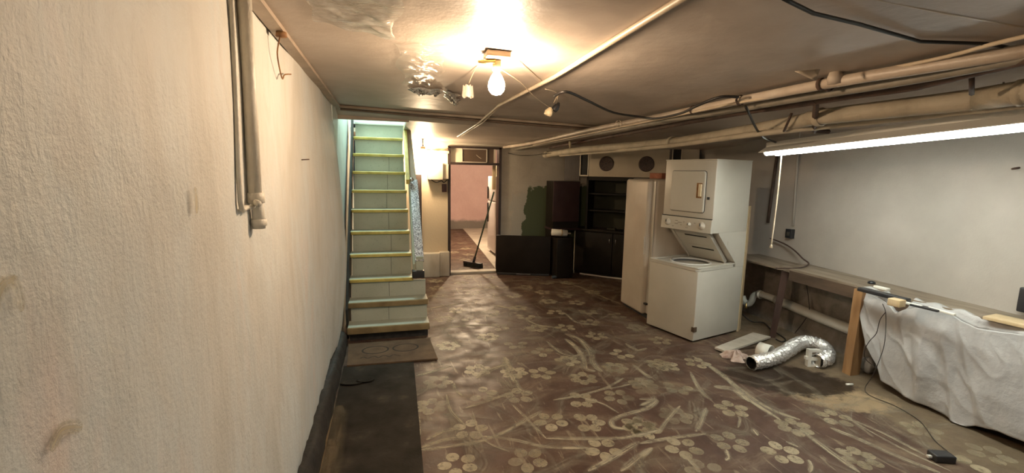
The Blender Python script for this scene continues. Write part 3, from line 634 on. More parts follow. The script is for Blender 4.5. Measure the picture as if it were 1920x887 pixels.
tag(MB().tube(along_ceiling([(-.40,4.54),(.3,4.56),(1.0,4.55),(1.7,4.55),(2.25,4.55)], .016), .016, 10).build('cross_conduit', 'battendark'), 'slim dark conduit crossing the ceiling before the stairwell, farther of two', 'conduit', 'conduits crossing the ceiling')
RS = thing('rusty_hook', 'rusty ceiling hook with a curl of wire beside the left wall', 'hook', (-.42, 2.13, 2.13))
part(MB().lathe([(.0,0),(.022,.002),(.02,.02),(.0,.024)], 12, Matrix.Translation((-.405,2.13,2.128))), 'plate', 'rust', RS)
part(MB().tube([(-.41,2.13,2.13),(-.425,2.14,2.07),(-.43,2.19,2.02),(-.432,2.25,1.985),(-.43,2.29,2.01),(-.42,2.38,2.03)], .003, 6, 5), 'wire', 'rust', RS)
for k, (y, z, l) in enumerate([(2.76,1.647,'single dark nail in the warm lit part of the left wall'), (1.31,2.0,'small dark nail high on the left wall before the pipe')]):
    tag(MB().tube([(-.455,y,z),(-.415,y+.006,z+.003)], .003, 6).build('nail', 'darkpipe'), l, 'nail', 'nails in the left wall')

# ------------------------------------------------------------------ ceiling bulb and wiring
BL = thing('ceiling_lamp', 'bare lit bulb in a porcelain holder on the ceiling', 'lamp', (.49, 2.12, ceil_z(.49,2.12)))
zc = ceil_z(.49, 2.12)
part(MB().box(.44,.55,2.07,2.17, zc-.03, zc-.001, .006), 'base_plate', 'porcelain', BL)
part(MB().tube([(.50,2.13,zc-.03),(.50,2.14,zc-.055),(.50,2.14,zc-.075)], [.018,.02,.022], 14), 'socket', 'porcelain', BL)
part(MB().tube([(.49,2.12,zc-.04),(.46,2.13,zc-.042),(.41,2.13,zc-.045)], [.011,.012,.006], 10), 'side_outlet', 'brass', BL, 'brass side outlet')
M['bulb'] = emit('bulb_glow', (1.0, .72, .47), BULB_E)
part(MB().lathe([(.013,.062),(.015,.05),(.026,.035),(.036,.012),(.039,-.008),(.035,-.028),(.022,-.044),(.0,-.05)], 24, Matrix.Translation((.50,2.14,zc-.138))), 'bulb', 'bulb', BL)
tag(MB().tube([(.46,2.40,zc-.004),(.455,2.50,zc-.02),(.452,2.62,zc-.055)], .0025, 6, 5).build('lamp_wire', 'wire'), 'short dangling wire left of the ceiling bulb', 'wire')
# clear plastic bag stub hanging from that wire
def bagf(a, b):
    t = 2*math.pi*a; r = .026+.006*math.sin(3*t)+.006*b; return (.455+r*math.cos(t), 2.66+r*math.sin(t)*.6, zc-.055-.065*b+.006*math.sin(5*t))
def mat_clear():
    m, nt, bs = new_mat('cloudy_plastic'); bs.inputs['Base Color'].default_value = (.55,.45,.38,1); bs.inputs['Roughness'].default_value = .2; bs.inputs['Alpha'].default_value = .5
    bump(nt, bs, noise(nt, coords(nt), 60, 4), .8, .01); return m
M['clear'] = mat_clear()
tag(MB().grid(bagf, 20, 6).build('plastic_cup', 'clear'), 'cloudy plastic cup hanging under the ceiling left of the bulb', 'cup')
# glossy plastic film and foil tape patched on the ceiling
def film(name, poly_fn, nu, nv, mat, lab, cat, amp, seed):
    rnd = random.Random(seed); ph = [rnd.uniform(0,6.28) for _ in range(8)]
    def fn(a, b):
        x, y = poly_fn(a, b)
        h = amp*(.5*abs(math.sin(7*b+ph[0]+3*a+1.2*math.sin(5*a+ph[3])))**3+.9*abs(math.sin(13*b+ph[1]-4*a+1.5*math.sin(4*b+ph[4])))**4+.25*math.sin(29*b+9*a+ph[2])+rnd.uniform(-.12,.12)*(3 if mat == 'foil' else 1))
        return (x, y, ceil_z(x, y) - .006 - abs(h)*min(1, 8*min(a,1-a)+.15)*min(1, 8*min(b,1-b)+.15))
    o = MB().grid(fn, nu, nv).build(name, mat); tag(o, lab, cat); return o
def quad(p00, p10, p11, p01, wob=.02):
    def f(a, b):
        x = (p00[0]*(1-a)+p10[0]*a)*(1-b)+(p01[0]*(1-a)+p11[0]*a)*b; y = (p00[1]*(1-a)+p10[1]*a)*(1-b)+(p01[1]*(1-a)+p11[1]*a)*b
        return x + wob*math.sin(11*b+2*a)*(.4 if 0<a<1 else 1), y + wob*math.sin(13*a+3*b)
    return f
film('plastic_film', quad((-.32,1.2),(.05,1.2),(.045,2.10),(-.24,1.98)), 40, 60, 'film', 'large glossy plastic film patch on the ceiling near the left wall', 'plastic film', .005, 1)
film('plastic_film', quad((.04,2.15),(.30,2.10),(.30,3.10),(.12,3.10)), 30, 60, 'film2', 'narrow glossy plastic film strip on the ceiling left of the bulb', 'plastic film', .005, 5)
film('foil_tape', quad((.14,3.18),(.36,3.15),(.37,3.36),(.20,3.38)), 30, 18, 'foil', 'crumpled foil tape on the ceiling beside the cloudy cup, larger piece', 'foil', .018, 2)
film('foil_tape', quad((.36,3.16),(.50,3.30),(.56,3.72),(.52,3.72)), 14, 26, 'foil', 'torn foil tape tail trailing towards the cross conduits', 'foil', .022, 3)
# diagonal conduit and the wire beside it
cd = [(0.85, 1.214, 2.11), (0.888, 2.414, 2.1), (0.857, 3.582, 2.08), (0.86, 5.783, 2.03)]
cd = [(x, y, ceil_z(x, y)-.013) for x, y, z in [(0.85,.2,0)]+cd[:3]]+[(0.799, 4.113, 2.03), (0.77, 5.178, 1.985)]
tag(MB().tube(cd, [.012]*4+[.008]*2, 10).build('ceiling_conduit', 'wire'), 'long cream conduit running down the ceiling right of the bulb', 'conduit')
tag(MB().tube([(x+.022, y, z+.007) for x, y, z in cd[:4]]+[(x+.04, y, z+.006) for x, y, z in cd[4:]], .005, 6).build('ceiling_wire', 'wire'), 'thin wire stapled along the right side of the long cream conduit', 'wire')
tag(MB().tube([(.53,2.15,zc-.07),(.70,2.43,zc-.065),(.88,2.72,zc-.09),(1.08,3.02,zc-.10)], .002, 6, 6).build('pull_string', 'wire'), 'pale string from the ceiling bulb to the hanging socket', 'string')
tag(MB().tube([(.62,2.2,zc-.008),(.78,2.45,zc-.012),(.90,2.64,zc-.02)], .002, 6, 5).build('lamp_wire', 'wire'), 'thin wire from the bulb to the long cream conduit', 'wire')
SK = thing('hanging_socket', 'cream and black plug socket hanging from the long conduit', 'socket', (1.09, 3.0, zc-.10))
part(MB().lathe([(.0,-.045),(.026,-.042),(.03,-.02),(.022,.0),(.016,.012)], 14, Matrix.Translation((1.085,3.02,zc-.115)) @ Matrix.Rotation(.5,4,'Y')), 'plug_body', 'plug', SK)
part(MB().lathe([(.02,-.02),(.024,0),(.016,.03),(.006,.045)], 14, Matrix.Translation((1.115,3.0,zc-.105)) @ Matrix.Rotation(.6,4,'Y')), 'plug_cap', 'black', SK)
part(MB().tube([(1.10,3.0,zc-.075),(1.07,2.86,zc-.03),(.95,2.75,zc-.03)], .003, 6, 5).tube([(1.12,3.0,zc-.08),(1.08,2.86,zc-.03)], .003, 6), 'hanger_wire', 'wire', SK)
bc = [(0.92, 2.495, 2.03), (0.952, 2.399, 2.04), (1.176, 2.627, 2.04), (1.584, 3.066, 2.04), (1.842, 3.135, 2.03), (1.864, 2.952, 2.0), (1.858, 2.665, 2.0), (1.815, 2.424, 2.02), (1.857, 2.296, 2.05), (1.952, 2.258, 2.05)]
tag(MB().tube(bc, .008, 8, 5).build('black_cable', 'cable'), 'black cable sagging from the hanging socket to the pipes', 'cable')
dk = [(1.083, 1.129, 2.11), (1.148, 1.155, 2.11), (1.273, 1.186, 2.1), (1.496, 1.218, 2.1), (1.852, 1.269, 2.09), (2.053, 1.189, 2.08), (2.281, 1.18, 2.07)]
tag(MB().tube(dk, .0065, 8).build('black_cable', 'cable'), 'dark cable looping across the ceiling at the top right corner', 'cable')
wk = [(1.345, 1.073, 2.12), (1.42, 1.082, 2.12), (1.679, 1.078, 2.11), (2.043, 1.068, 2.1)]
tag(MB().tube(wk, .007, 8).build('white_wire', 'wire'), 'straight cream wire across the ceiling at the upper right', 'wire')
tag(MB().tube([(1.974, 1.023, 2.06), (2.035, 1.162, 2.07), (2.082, 1.316, 2.07), (2.089, 1.471, 2.07), (2.122, 1.661, 2.08)], .008, 8, 3).build('white_wire', 'wire'), 'cream wire branching off above the pink pipe at right', 'wire')
fl = [(1.79, 1.734, 2.075), (1.895, 1.699, 2.085), (1.867, 1.683, 2.05), (1.862, 1.689, 2.03)]
o = MB().grid(lambda a, b: tuple(Vector(fl[0]).lerp(Vector(fl[1]), a).lerp(Vector(fl[3]).lerp(Vector(fl[2]), a), b)), 4, 4).build('paint_flake', 'paintflake'); solid(o, .002); tag(o, 'curl of peeling paint hanging from the ceiling above the pipes', 'paint flake')

# ------------------------------------------------------------------ the pipe run along the right
def pipe(name, pts, r, mat, label, cat='pipe', clips=0, clipmat='darkpipe', extra=None, sm=3):
    root = thing(name, label, cat, pts[len(pts)//2])
    part(MB().tube(pts, r, 14, sm), 'tube', mat, root)
    return root
def ext(pts, d):      # carry a run on past the frame edge
    a, b = Vector(pts[0]), Vector(pts[1]); return [tuple(a + (a-b).normalized()*d)] + list(pts)
pk = ext([(2.15, 1.134, 2.05), (2.072, 1.863, 2.055), (2.059, 3.339, 2.05), (1.979, 4.392, 2.035), (1.855, 5.781, 1.985), (1.743, 6.9, 1.979)], 2.0)
PK = pipe('pink_pipe', pk, [.026,.026,.026,.024,.023,.022,.022], 'cream_pipe', 'pinkish painted pipe close under the ceiling, uppermost of the pipe run')
for t in ((2.065, 1.836, 2.055), (2.1, 1.823, 2.05), (2.053, 2.796, 2.05), (1.976, 3.715, 2.04), (2.042, 2.346, 2.05)):
    part(MB().lathe([(.027,-.008),(.031,-.006),(.031,.006),(.027,.008)], 12, Matrix.Translation(t) @ Matrix.Rotation(math.pi/2,4,'X')), 'clamp', 'darkpipe' if t[1] < 3 else 'cream_pipe', PK)
part(MB().lathe([(.0,-.03),(.03,-.028),(.034,.0),(.026,.028),(.0,.03)], 12, Matrix.Translation((2.056, 1.758, 2.07))), 'tee_fitting', 'cream_pipe', PK)
gp = ext([(2.174, 1.168, 2.04), (2.109, 1.462, 2.04), (2.075, 2.03, 2.04), (2.032, 2.472, 2.035), (2.047, 3.477, 2.025), (1.895, 5.9, 1.965)], 2.0)
pipe('slim_conduit', gp, .008, 'wire', 'slim cream conduit running just under the pink pipe', 'conduit')
gg = ext([(2.171, 1.165, 2.03), (2.204, 1.524, 2.03), (2.181, 2.129, 2.03), (2.19, 2.66, 2.03), (2.099, 3.189, 2.02), (2.048, 4.539, 2.0), (1.939, 7.149, 1.955)], 2.0)
pipe('grey_pipe', gg, [.022]*6+[.020,.018], 'greypipe', 'grey painted pipe second below the ceiling in the pipe run')
dp = ext([(2.236, 1.324, 2.02), (2.339, 1.612, 2.02), (2.306, 1.914, 2.02), (2.321, 2.261, 2.02), (2.235, 2.711, 2.01), (2.26, 5.005, 1.98), (2.235, 6.215, 1.955)], 2.2)
DP = pipe('dark_pipe', dp, .018, 'darkpipe', 'dark rusty pipe between the grey pipe and the thick lagged pipe')
bp_ = ext([(2.577, 1.338, 1.97), (2.616, 1.534, 1.97), (2.538, 2.243, 1.965), (2.578, 2.498, 1.955), (2.633, 3.871, 1.91), (2.329, 5.148, 1.89), (2.311, 6.535, 1.87)], 2.0)
BP = pipe('lagged_pipe', bp_, [.052,.052,.050,.046,.044,.042,.040,.038], 'lagging', 'thick cream lagged pipe, largest of the pipe run')
for i in (1, 3, 5):
    part(MB().lathe([(.05,-.02),(.056,-.015),(.056,.015),(.05,.02)], 16, Matrix.Translation(bp_[i]) @ Matrix.Rotation(math.pi/2,4,'X')), 'lagging_band', 'lagging', BP)
part(MB().lathe([(.0,-.06),(.05,-.055),(.055,.05),(.0,.06)], 14, Matrix.Translation(bp_[-1]) @ Matrix.Rotation(math.pi/2,4,'X')), 'end_fitting', 'lagging', BP)
sp = ext([(2.664, 1.375, 1.93), (2.709, 1.909, 1.93), (2.655, 2.339, 1.92), (2.471, 2.762, 1.89), (2.547, 3.827, 1.87), (2.372, 5.238, 1.85), (2.309, 5.976, 1.845)], 2.0)
pipe('small_pipe', sp, .020, 'lagging', 'narrow cream pipe hugging the underside of the thick lagged pipe')
# hanger strap
hs = (2.304, 2.07, 2.02)
hb = (2.688, 2.403, 1.9)
HG = thing('pipe_hanger', 'rusty iron strap hanging from the dark pipe round the lagged pipe', 'hanger', hs)
part(MB().tube([hs, (hb[0], hb[1], hb[2])], .016, 4), 'strap', 'darkpipe', HG)
part(MB().tube([hb, (hb[0]+.10, hb[1]-.02, hb[2])], .014, 4), 'foot', 'darkpipe', HG)
HG2 = thing('pipe_hanger', 'short rusty strap above the lagged pipe left of the tube light', 'hanger', (2.448, 2.378, 1.99))
part(MB().tube([(2.46, 2.375, 2.0), (2.463, 2.396, 1.95), (2.527, 2.485, 1.9)], .008, 6), 'strap', 'darkpipe', HG2)
HG3 = thing('pipe_hanger', 'short strap between pipes near the right edge of the picture', 'hanger', (2.272, 1.345, 2.0))
part(MB().tube([(2.324, 1.378, 2.02), (2.436, 1.435, 1.97)], .010, 6), 'strap', 'darkpipe', HG3)
tag(MB().tube([(2.101, 5.138, 1.97), (2.463, 5.97, 1.9)], .014, 6).build('pipe_strap', 'plug'), 'cream strap on the far end of the pipe run', 'strap')
tag(MB().tube([(1.721, 7.342, 1.965), (1.888, 6.8, 1.867), (2.155, 6.7, 1.863), (2.204, 6.233, 1.88)], .005, 6, 5).build('back_wire', 'cable'), 'thin dark wire sagging over the back wall to the lagged pipe', 'wire')

# ------------------------------------------------------------------ fluorescent shop light
TA = Vector((3.1, 3.15, 1.798)); TB = Vector((2.85, 1.459, 1.856))
td = (TB-TA).normalized(); TE = TA + td*2.44
FX = thing('tube_light', 'long lit fluorescent shop light hanging over the table', 'light fixture', TA)
M['tubeglow'] = emit('tube_glow', (.95, 1.0, .92), TUBE_E)
side = Vector((td.y, -td.x, 0)).normalized(); upv = Vector((0,0,1))
def sect(off_pts, a, b):
    mb = MB(); n = len(off_pts); vs = []
    for p in (a, b):
        for s_, u_ in off_pts: vs.append(tuple(p + side*s_ + upv*u_))
    mb.add(vs, [(i, (i+1)%n, (i+1)%n+n, i+n) for i in range(n)] + [tuple(range(n)), tuple(range(2*n-1,n-1,-1))]); return mb
part(sect([(-.10,.005),(-.035,.05),(-.035,.085),(.035,.085),(.035,.05),(.10,.005),(.10,.0),(.03,.042),(-.03,.042),(-.10,.0)], TA - td*.03, TE), 'reflector', 'fixture', FX)
for s_ in (-.045, .045):
    part(MB().tube([TA + side*s_ + upv*.0, TE - td*.03 + side*s_], .022, 14), 'tube', 'tubeglow', FX)
    part(MB().tube([TA - td*.022 + side*s_, TA + td*.004 + side*s_], .017, 12).tube([TA + side*s_ - td*.004 + upv*.03, TA + side*s_ - td*.004 - upv*.024], .008, 8), 'lamp_holder', 'fixture', FX)
tag(MB().tube([(2.059, 2.317, 2.01), tuple(TA.lerp(Vector((2.059, 2.317, 2.01)), .5)+Vector((0,0,-.01))), tuple(TA + upv*.08 + td*.05)], .008, 8, 4).build('lamp_cable', 'cable'), 'black cable slanting from the pipes to the tube light', 'cable')
part(MB().tube([tuple(TA+td*.30+upv*.08), tuple(TA+td*.30+upv*.26)], .004, 6), 'hanging_chain', 'steel', FX)
part(MB().tube([tuple(TA+td*1.6+upv*.08), tuple(TA+td*1.6+upv*.22)], .004, 6), 'hanging_chain', 'steel', FX)
pcx = TA + td*.12
pe = Vector((3.05, 2.917, 1.039)); pe.y = pcx.y-.02
part(MB().tube([tuple(pcx+upv*.03), tuple(pcx.lerp(pe,.5)+Vector((.006,0,0))), tuple(pe)], .0055, 6, 6), 'pull_cord', 'wire', FX, 'cream pull cord')
part(MB().lathe([(.004,.012),(.009,.0),(.012,-.02),(.0,-.022)], 8, Matrix.Translation(pe)), 'tassel', 'wire', FX)

# ------------------------------------------------------------------ things on the right wall
rx = right_x
def wx(p, d=0): return (rx(p[1]) - d, p[1], p[2])
r0 = (4.1, 4.107, 1.854); r1 = (4.1, 4.124, 1.09)
tag(MB().tube([(rx(r0[1])-.02, r0[1], r0[2]), (rx(r1[1])-.02, r1[1]+.02, r1[2])], .016, 8).build('iron_rod', 'darkpipe'), 'dark iron rod fixed upright on the right wall by the washer', 'rod')
c0 = (4.08, 3.815, 1.778); c1 = (4.08, 3.796, 1.094)
CN = thing('wall_conduit', 'grey conduit dropping to an outlet on the right wall', 'conduit', (rx(c0[1])-.015, c0[1], 1.1))
part(MB().tube([(rx(c0[1])-.015, c0[1], 2.0), (rx(c0[1])-.015, c0[1]+.01, c0[2]), (rx(c1[1])-.015, c1[1], c1[2])], .012, 8), 'tube', 'right', CN)
OU = thing('wall_outlet', 'small black outlet box below the conduit on the right wall', 'outlet', (rx(c1[1])-.02, c1[1], 1.02))
part(MB().box(rx(c1[1])-.05, rx(c1[1])-.002, c1[1]-.02, c1[1]+.055, .965, 1.06, .004), 'box', 'black', OU)
part(MB().box(rx(c1[1])-.054, rx(c1[1])-.049, c1[1]+.0, c1[1]+.035, .99, 1.03), 'cover', 'steel', OU)
w0 = (3.95, 2.026, 1.69)
tag(MB().tube([(rx(w0[1])+.01, w0[1], w0[2]), (rx(w0[1])-.05, w0[1]+.01, w0[2]-.01)], .007, 6).build('wall_nail', 'darkpipe'), 'dark nail in the right wall under the tube light', 'nail')
ph = (3.92, 1.865, 0.836)
tag(MB().box(rx(ph[1])-.05, rx(ph[1])-.002, ph[1]-.06, ph[1]+.03, ph[2]-.07, ph[2]+.09, .008).build('wall_phone', 'black'), 'black box on the right wall at the picture edge above the table', 'box')

# ------------------------------------------------------------------ table along the right wall
TB_ = thing('work_table', 'long worn plank table along the right wall', 'table', (3.9, 2.6, 0))
def fx(y): return 3.64 + .03*(y-1.2)
def top(y0, y1, z0, z1): return MB().prism([(fx(y0), y0), (rx(y0)-.004, y0), (rx(y1)-.004, y1), (fx(y1), y1)], z0, z1, 2)
part(top(3.42, 4.25, .695, .715), 'plank', 'tabletop', TB_)
part(top(.6, 3.55, .7155, .735), 'plank', 'tabletop', TB_)
part(MB().prism([(fx(.6)+.002, .6), (fx(.6)+.03, .6), (fx(3.42)+.03, 3.42), (fx(3.42)+.002, 3.42)], .62, .7155, 2), 'apron', 'tabledark', TB_)
la = (3.76, 3.52, 0.703)
part(MB().tube([(3.745,3.50,.70), (3.72,3.55,.0)], [.045,.036], 4), 'leg', 'leg', TB_)
part(MB().box(-.05,.05,-.035,.035,0,.72, mat=Matrix.Translation((3.672,2.70,0)) @ Matrix.Rotation(.02,4,'X')), 'leg', 'post', TB_, 'bare orange pine post')
part(MB().box(3.64,3.70,.8,.87,0,.70), 'leg', 'post', TB_, 'bare orange pine post')
bk = (3.98, 3.541, 0.608)
part(MB().box(bk[0]-.015, bk[0]+.015, bk[1]-.03, bk[1]+.03, .56, .70), 'bracket', 'leg', TB_)
# cloth hung from the front edge
CT = [(2.68, 0.731), (2.617, 0.699), (2.533, 0.684), (2.463, 0.65), (2.419, 0.605), (2.358, 0.652), (2.259, 0.698), (2.177, 0.707), (2.067, 0.707), (2.005, 0.683), (1.917, 0.663), (1.812, 0.678), (1.692, 0.701)] + [(1.5,.70),(1.2,.70),(.9,.69)]
CB = [(2.666, 0.519), (2.596, 0.304), (2.492, 0.171), (2.451, 0.067), (2.341, 0.055), (2.226, 0.037), (2.106, 0.027), (1.991, 0.019), (1.941, -0.011)] + [(1.85,.04),(1.70,.075),(1.5,.08),(1.2,.05),(.9,.05)]
def samp(pl, y):
    for (a, za), (b, zb) in zip(pl, pl[1:]):
        if (a-y)*(b-y) <= 0: return za + (zb-za)*((y-a)/(b-a) if b != a else 0)
    return pl[0][1] if abs(y-pl[0][0]) < abs(y-pl[-1][0]) else pl[-1][1]
def clothf(a, b):
    y = 2.70 + (.9-2.70)*a
    zt = samp(CT, y); zb = samp(CB, y); z = zt + (zb-zt)*b
    yy = y - .05*b*math.sin(6*a*math.pi)*.5
    fold = .012*math.sin(yy*15+1.1*b)+.006*math.sin(yy*37+2*b+1)+.010*math.sin(5*b+yy*6)
    pull = .035*math.exp(-((y-2.08-.10*b)/.05)**2)*b + .03*math.exp(-((y-2.3+.2*b)/.07)**2)*math.sin(math.pi*b)
    x = fx(y) - .018 - (.25+.75*b)*abs(fold) - pull - .015*b - .020*(1-abs(mnoise.noise((yy*5+b*.7, b*.5, 3.1))))**5*ss(0,.3,b) - .007*(1-abs(mnoise.noise((yy*7+b*3, b*2.2-yy*2, 7.7))))**7*ss(0,.2,b) - .006*(1-abs(mnoise.noise((yy*14-b*.8, b*1.2, 1.7))))**5*ss(.6,.0,b)
    return (x, yy, max(z, .012))
CLO = MB().grid(clothf, 200, 60)
def lip(a, b):
    y = 2.70 + (.9-2.70)*a; p = clothf(a, 0)
    d = .012 + .02*abs(math.sin(5*y))
    return (p[0] + (d+.02)*b, p[1], p[2] + (.738 + .008*math.sin(y*41) - p[2])*ss(0,.6,b)*ss(.68,.7,p[2]+.03) + .004*b)
CLO.grid(lip, 200, 6)
o = CLO.build('plastic_cloth', 'cloth'); solid(o, .002, 0); tag(o, 'crumpled white plastic sheet draped over the table front', 'cloth')
# small things on the table
def place_box(name, mat, c, sx, sy, sz, rz, label, cat, bev=.004, group=None):
    o = MB().box(-sx/2, sx/2, -sy/2, sy/2, 0, sz, bev).build(name, mat); o.location = c; o.rotation_euler = (0,0,rz); tag(o, label, cat, group); return o
TZ_ = .7355
def on_table(p): return (p[0], p[1], TZ_)
place_box('wood_block', 'pine', on_table((3.364, 2.227, 0.735)), .07, .075, .05, .1, 'square pale wooden block on the table near the sheet', 'block')
STP = thing('power_strip', 'black power strip lying along the table edge behind the sheet', 'power strip', on_table((3.537, 2.441, 0.735)), .02)
o = MB().box(-.03,.03,-.17,.17,0,.03,.006).build('body', 'black', STP)
tag(MB().box(-.02,.02,-.05,.05,0,.02,.004).build('short_white_stick', 'whitepl', None), 'short white plastic stick beside the wooden block, nearer the wall', 'stick', 'white sticks on the table')
bpy.data.objects['short_white_stick'].location = Vector(on_table((3.624, 2.515, 0.735))) + Vector((0,0,.03))
place_box('white_stick', 'whitepl', on_table((3.489, 2.214, 0.735)), .02, .12, .018, .1, 'short white stick right of the wooden block', 'stick', .004, 'white sticks on the table')
place_box('white_stick', 'whitepl', on_table((3.51, 2.049, 0.735)), .02, .16, .016, -.1, 'longest white stick at the rim of the sheet', 'stick', .004, 'white sticks on the table')
place_box('black_scrap', 'black', on_table((3.499, 2.136, 0.735)), .05, .16, .014, .1, 'flat black scrap between the white sticks on the table', 'scrap', .003)
o = MB().lathe([(0,0),(.026,0),(.028,.012),(.016,.022),(0,.024)], 16).build('round_knob', 'black'); o.location = on_table((3.874, 2.773, 0.735)); tag(o, 'small dark round knob on the table by the wall', 'knob')
o = place_box('plank_offcut', 'pine', on_table((3.707, 1.728, 0.735)), .16, .34, .02, .12, 'pale plank offcut on the table at the right picture edge', 'plank', .002)
# strip curling up from the table's left end
cu = [(3.83,3.60,.722), (3.95,3.62,.730), (4.0,3.55,.738), (4.03,3.45,.80), (4.02,3.50,.87), (4.03,3.72,.93), (4.05,3.95,.985)]
cu = [(3.577, 3.451, 0.735), (3.728, 3.414, 0.737), (3.845, 3.404, 0.745), (3.98, 3.464, 0.765), (4.0, 3.552, 0.796), (4.04, 3.69, 0.852), (4.07, 3.856, 0.898), (4.09, 4.064, 0.925)]
tag(MB().tube(cu, .009, 8, 6, flat=.6).build('bent_strip', 'leg'), 'dark flexible strip curling up from the table against the wall', 'strip')

# drain pipe under the table
DR = thing('drain_pipe', 'white drain pipe with a bend running low along the right wall', 'pipe', (3.95, 3.6, .25))
dr = [(3.93, 2.913, 0.275), (3.95, 3.24, 0.28), (3.97, 3.62, 0.298), (3.98, 3.799, 0.303)]
part(MB().tube([tuple(Vector(dr[0])+Vector((-.02,-.9,-.03)))]+dr, [.048]*4+[.045], 14), 'tube', 'pvc', DR)
dr2 = [(3.98, 3.792, 0.305), (3.98, 3.907, 0.309), (3.97, 4.007, 0.307), (3.95, 4.067, 0.279), (3.94, 4.086, 0.206), (3.93, 4.118, 0.167), (3.92, 4.165, 0.179), (3.92, 4.204, 0.231)]
part(MB().tube(dr2, [.04,.036,.034,.034,.034,.034,.034,.034], 14, 5), 'trap_bend', 'pvc', DR)
part(MB().lathe([(.04,-.02),(.047,-.018),(.047,.018),(.04,.02)], 14, Matrix.Translation(dr2[2]) @ Matrix.Rotation(math.pi/2,4,'X')), 'collar', 'pvc', DR)
bv = (3.88, 4.095, 0.158)
tag(MB().lathe([(.0,.03),(.008,.028),(.010,.0),(.014,-.005),(.014,-.03),(.0,-.032)], 10, Matrix.Translation(bv)).build('brass_tap', 'brass'), 'small brass tap at the drain bend beside the washer', 'tap')
# floor things by the wall
tag(MB().tube([(3.75, 3.998, 0.091), (3.771, 3.878, 0.05), (3.945, 3.894, 0.02), (3.868, 3.714, 0.01), (3.828, 3.566, 0.008), (3.773, 3.441, 0.008), (3.687, 3.402, 0.008), (3.689, 3.474, 0.008)], .007, 8, 5).build('floor_cable', 'cable'), 'black cable curling round the foot of the dark table leg', 'cable')
tag(MB().tube([(3.97, 3.469, 0.732), (3.97, 3.455, 0.574), (3.96, 3.404, 0.426), (3.94, 3.373, 0.275), (4.018, 3.566, 0.01)], .004, 6, 5).build('thin_wire', 'cable'), 'thin dark wire down the footing behind the duct', 'wire')
o = MB().box(-.1,.1,-.045,.045,0,.06,.006).build('brick', 'brick'); bq = (4.217, 3.247, 0.0); o.location = bq; o.rotation_euler = (0,.0,1.45); tag(o, 'red brick lying against the wall behind the pine post', 'brick')
# flexible foil duct
dpts = [(2.896, 2.947, 0.06), (3.019, 2.963, 0.06), (3.184, 2.995, 0.06), (3.385, 3.069, 0.07), (3.568, 3.143, 0.085), (3.726, 3.175, 0.09), (3.81, 3.115, 0.08), (3.741, 2.976, 0.065), (3.612, 2.881, 0.062), (3.49, 2.856, 0.06)]
def ribbed(pts, r, n):
    P = [Vector(p) for p in pts]; L = [0]
    mb0 = MB(); mb0.tube(pts, r, 3, 16); ring = [Vector(mb0.v[i*3]).lerp(Vector(mb0.v[i*3+1]),.5) for i in range(len(mb0.v)//3)]
    Q = []
    for i in range(len(P)-1):
        p0 = P[max(i-1,0)]; p1 = P[i]; p2 = P[i+1]; p3 = P[min(i+2,len(P)-1)]
        for k in range(n):
            t = k/n; Q.append(.5*((2*p1)+(p2-p0)*t+(2*p0-5*p1+4*p2-p3)*t*t+(3*p1-p0-3*p2+p3)*t**3))
    Q.append(P[-1]); rr = [r*(1+.09*(1 if i % 2 else -1)) * U(.96,1.04) for i in range(len(Q))]
    return Q, rr
Q, rr = ribbed(dpts, .058, 8)
DU = thing('foil_duct', 'crumpled silver foil duct snaking on the floor', 'duct', dpts[4])
hs_ = MB().tube([tuple(q) for q in Q], rr, 22, 0, cap=False); hs_.v = [tuple(c+U(-.0025,.0025) for c in v) for v in hs_.v]; hs_.sm = [False]*len(hs_.sm)
part(hs_, 'hose', 'foil', DU)
part(MB().tube([tuple(q) for q in Q[:10]], [x*.86 for x in rr[:10]], 18, 0, cap=False), 'mouth_shade', 'darkgap', DU, 'dark sleeve standing in for the shade inside the open end')  # dark sleeve added as the shade inside the duct mouth
# white plastic block in front of the duct
vb = (3.492, 2.895, 0.0)
VB = thing('plastic_bracket', 'white plastic bracket with two square holes standing before the duct', 'bracket', vb, -.25)
m_ = MB()
for (a, b, c, d) in ((-.055,-.035,0,.15), (-.01+.0,.008,0,.15), (.038,.055,0,.15)): pass
m_.box(-.055,-.028,-.02,.02,0,.15).box(.038,.055,-.02,.02,0,.145).box(-.028,.038,-.02,.02,.055,.078).box(-.028,.038,-.02,.02,.128,.148).box(-.028,.038,-.02,.02,.0,.015).box(-.07,-.055,-.015,.015,.06,.085)
part(m_, 'frame', 'whitepl', VB).matrix_parent_inverse = Matrix()
# short white pipe ring, board, rag, stub
wp = (3.185, 3.101, 0.07)
o = MB().lathe([(.068,-.05),(.072,-.05),(.072,.05),(.068,.05),(.068,-.05)], 24, Matrix.Rotation(math.pi/2,4,'X')).build('pipe_offcut', 'whitepl'); o.location = (wp[0], wp[1], .072); o.rotation_euler = (0,0,.35); tag(o, 'short white plastic pipe offcut lying behind the duct mouth', 'pipe')
bd = [(2.886, 3.371, 0.03), (2.921, 3.261, 0.03), (3.634, 3.487, 0.03), (3.554, 3.628, 0.03)]
tag(MB().prism([p[:2] for p in bd], .018, .035, 2).build('loose_board', 'board'), 'dusty white board lying on the floor beside the washer', 'board')
tag(MB().box(2.98,3.30,3.33,3.37,0,.018).build('wood_scrap', 'tabledark'), 'dark wood scrap under the dusty white board', 'scrap')
rg = (2.947, 3.181, 0.0)
def ragf(a, b):
    t = 2*math.pi*a; r = b*(.085+.03*math.sin(3*t+1)+.015*math.sin(7*t)); h = .05*(1-b*b)*(1+.5*math.sin(5*t+6*b)) + .006
    return (rg[0]+r*1.25*math.cos(t), rg[1]+r*math.sin(t), max(.004, h))
tag(MB().grid(ragf, 36, 10).build('dirty_rag', 'rag'), 'dirty pink rag crumpled on the floor at the duct mouth', 'rag')
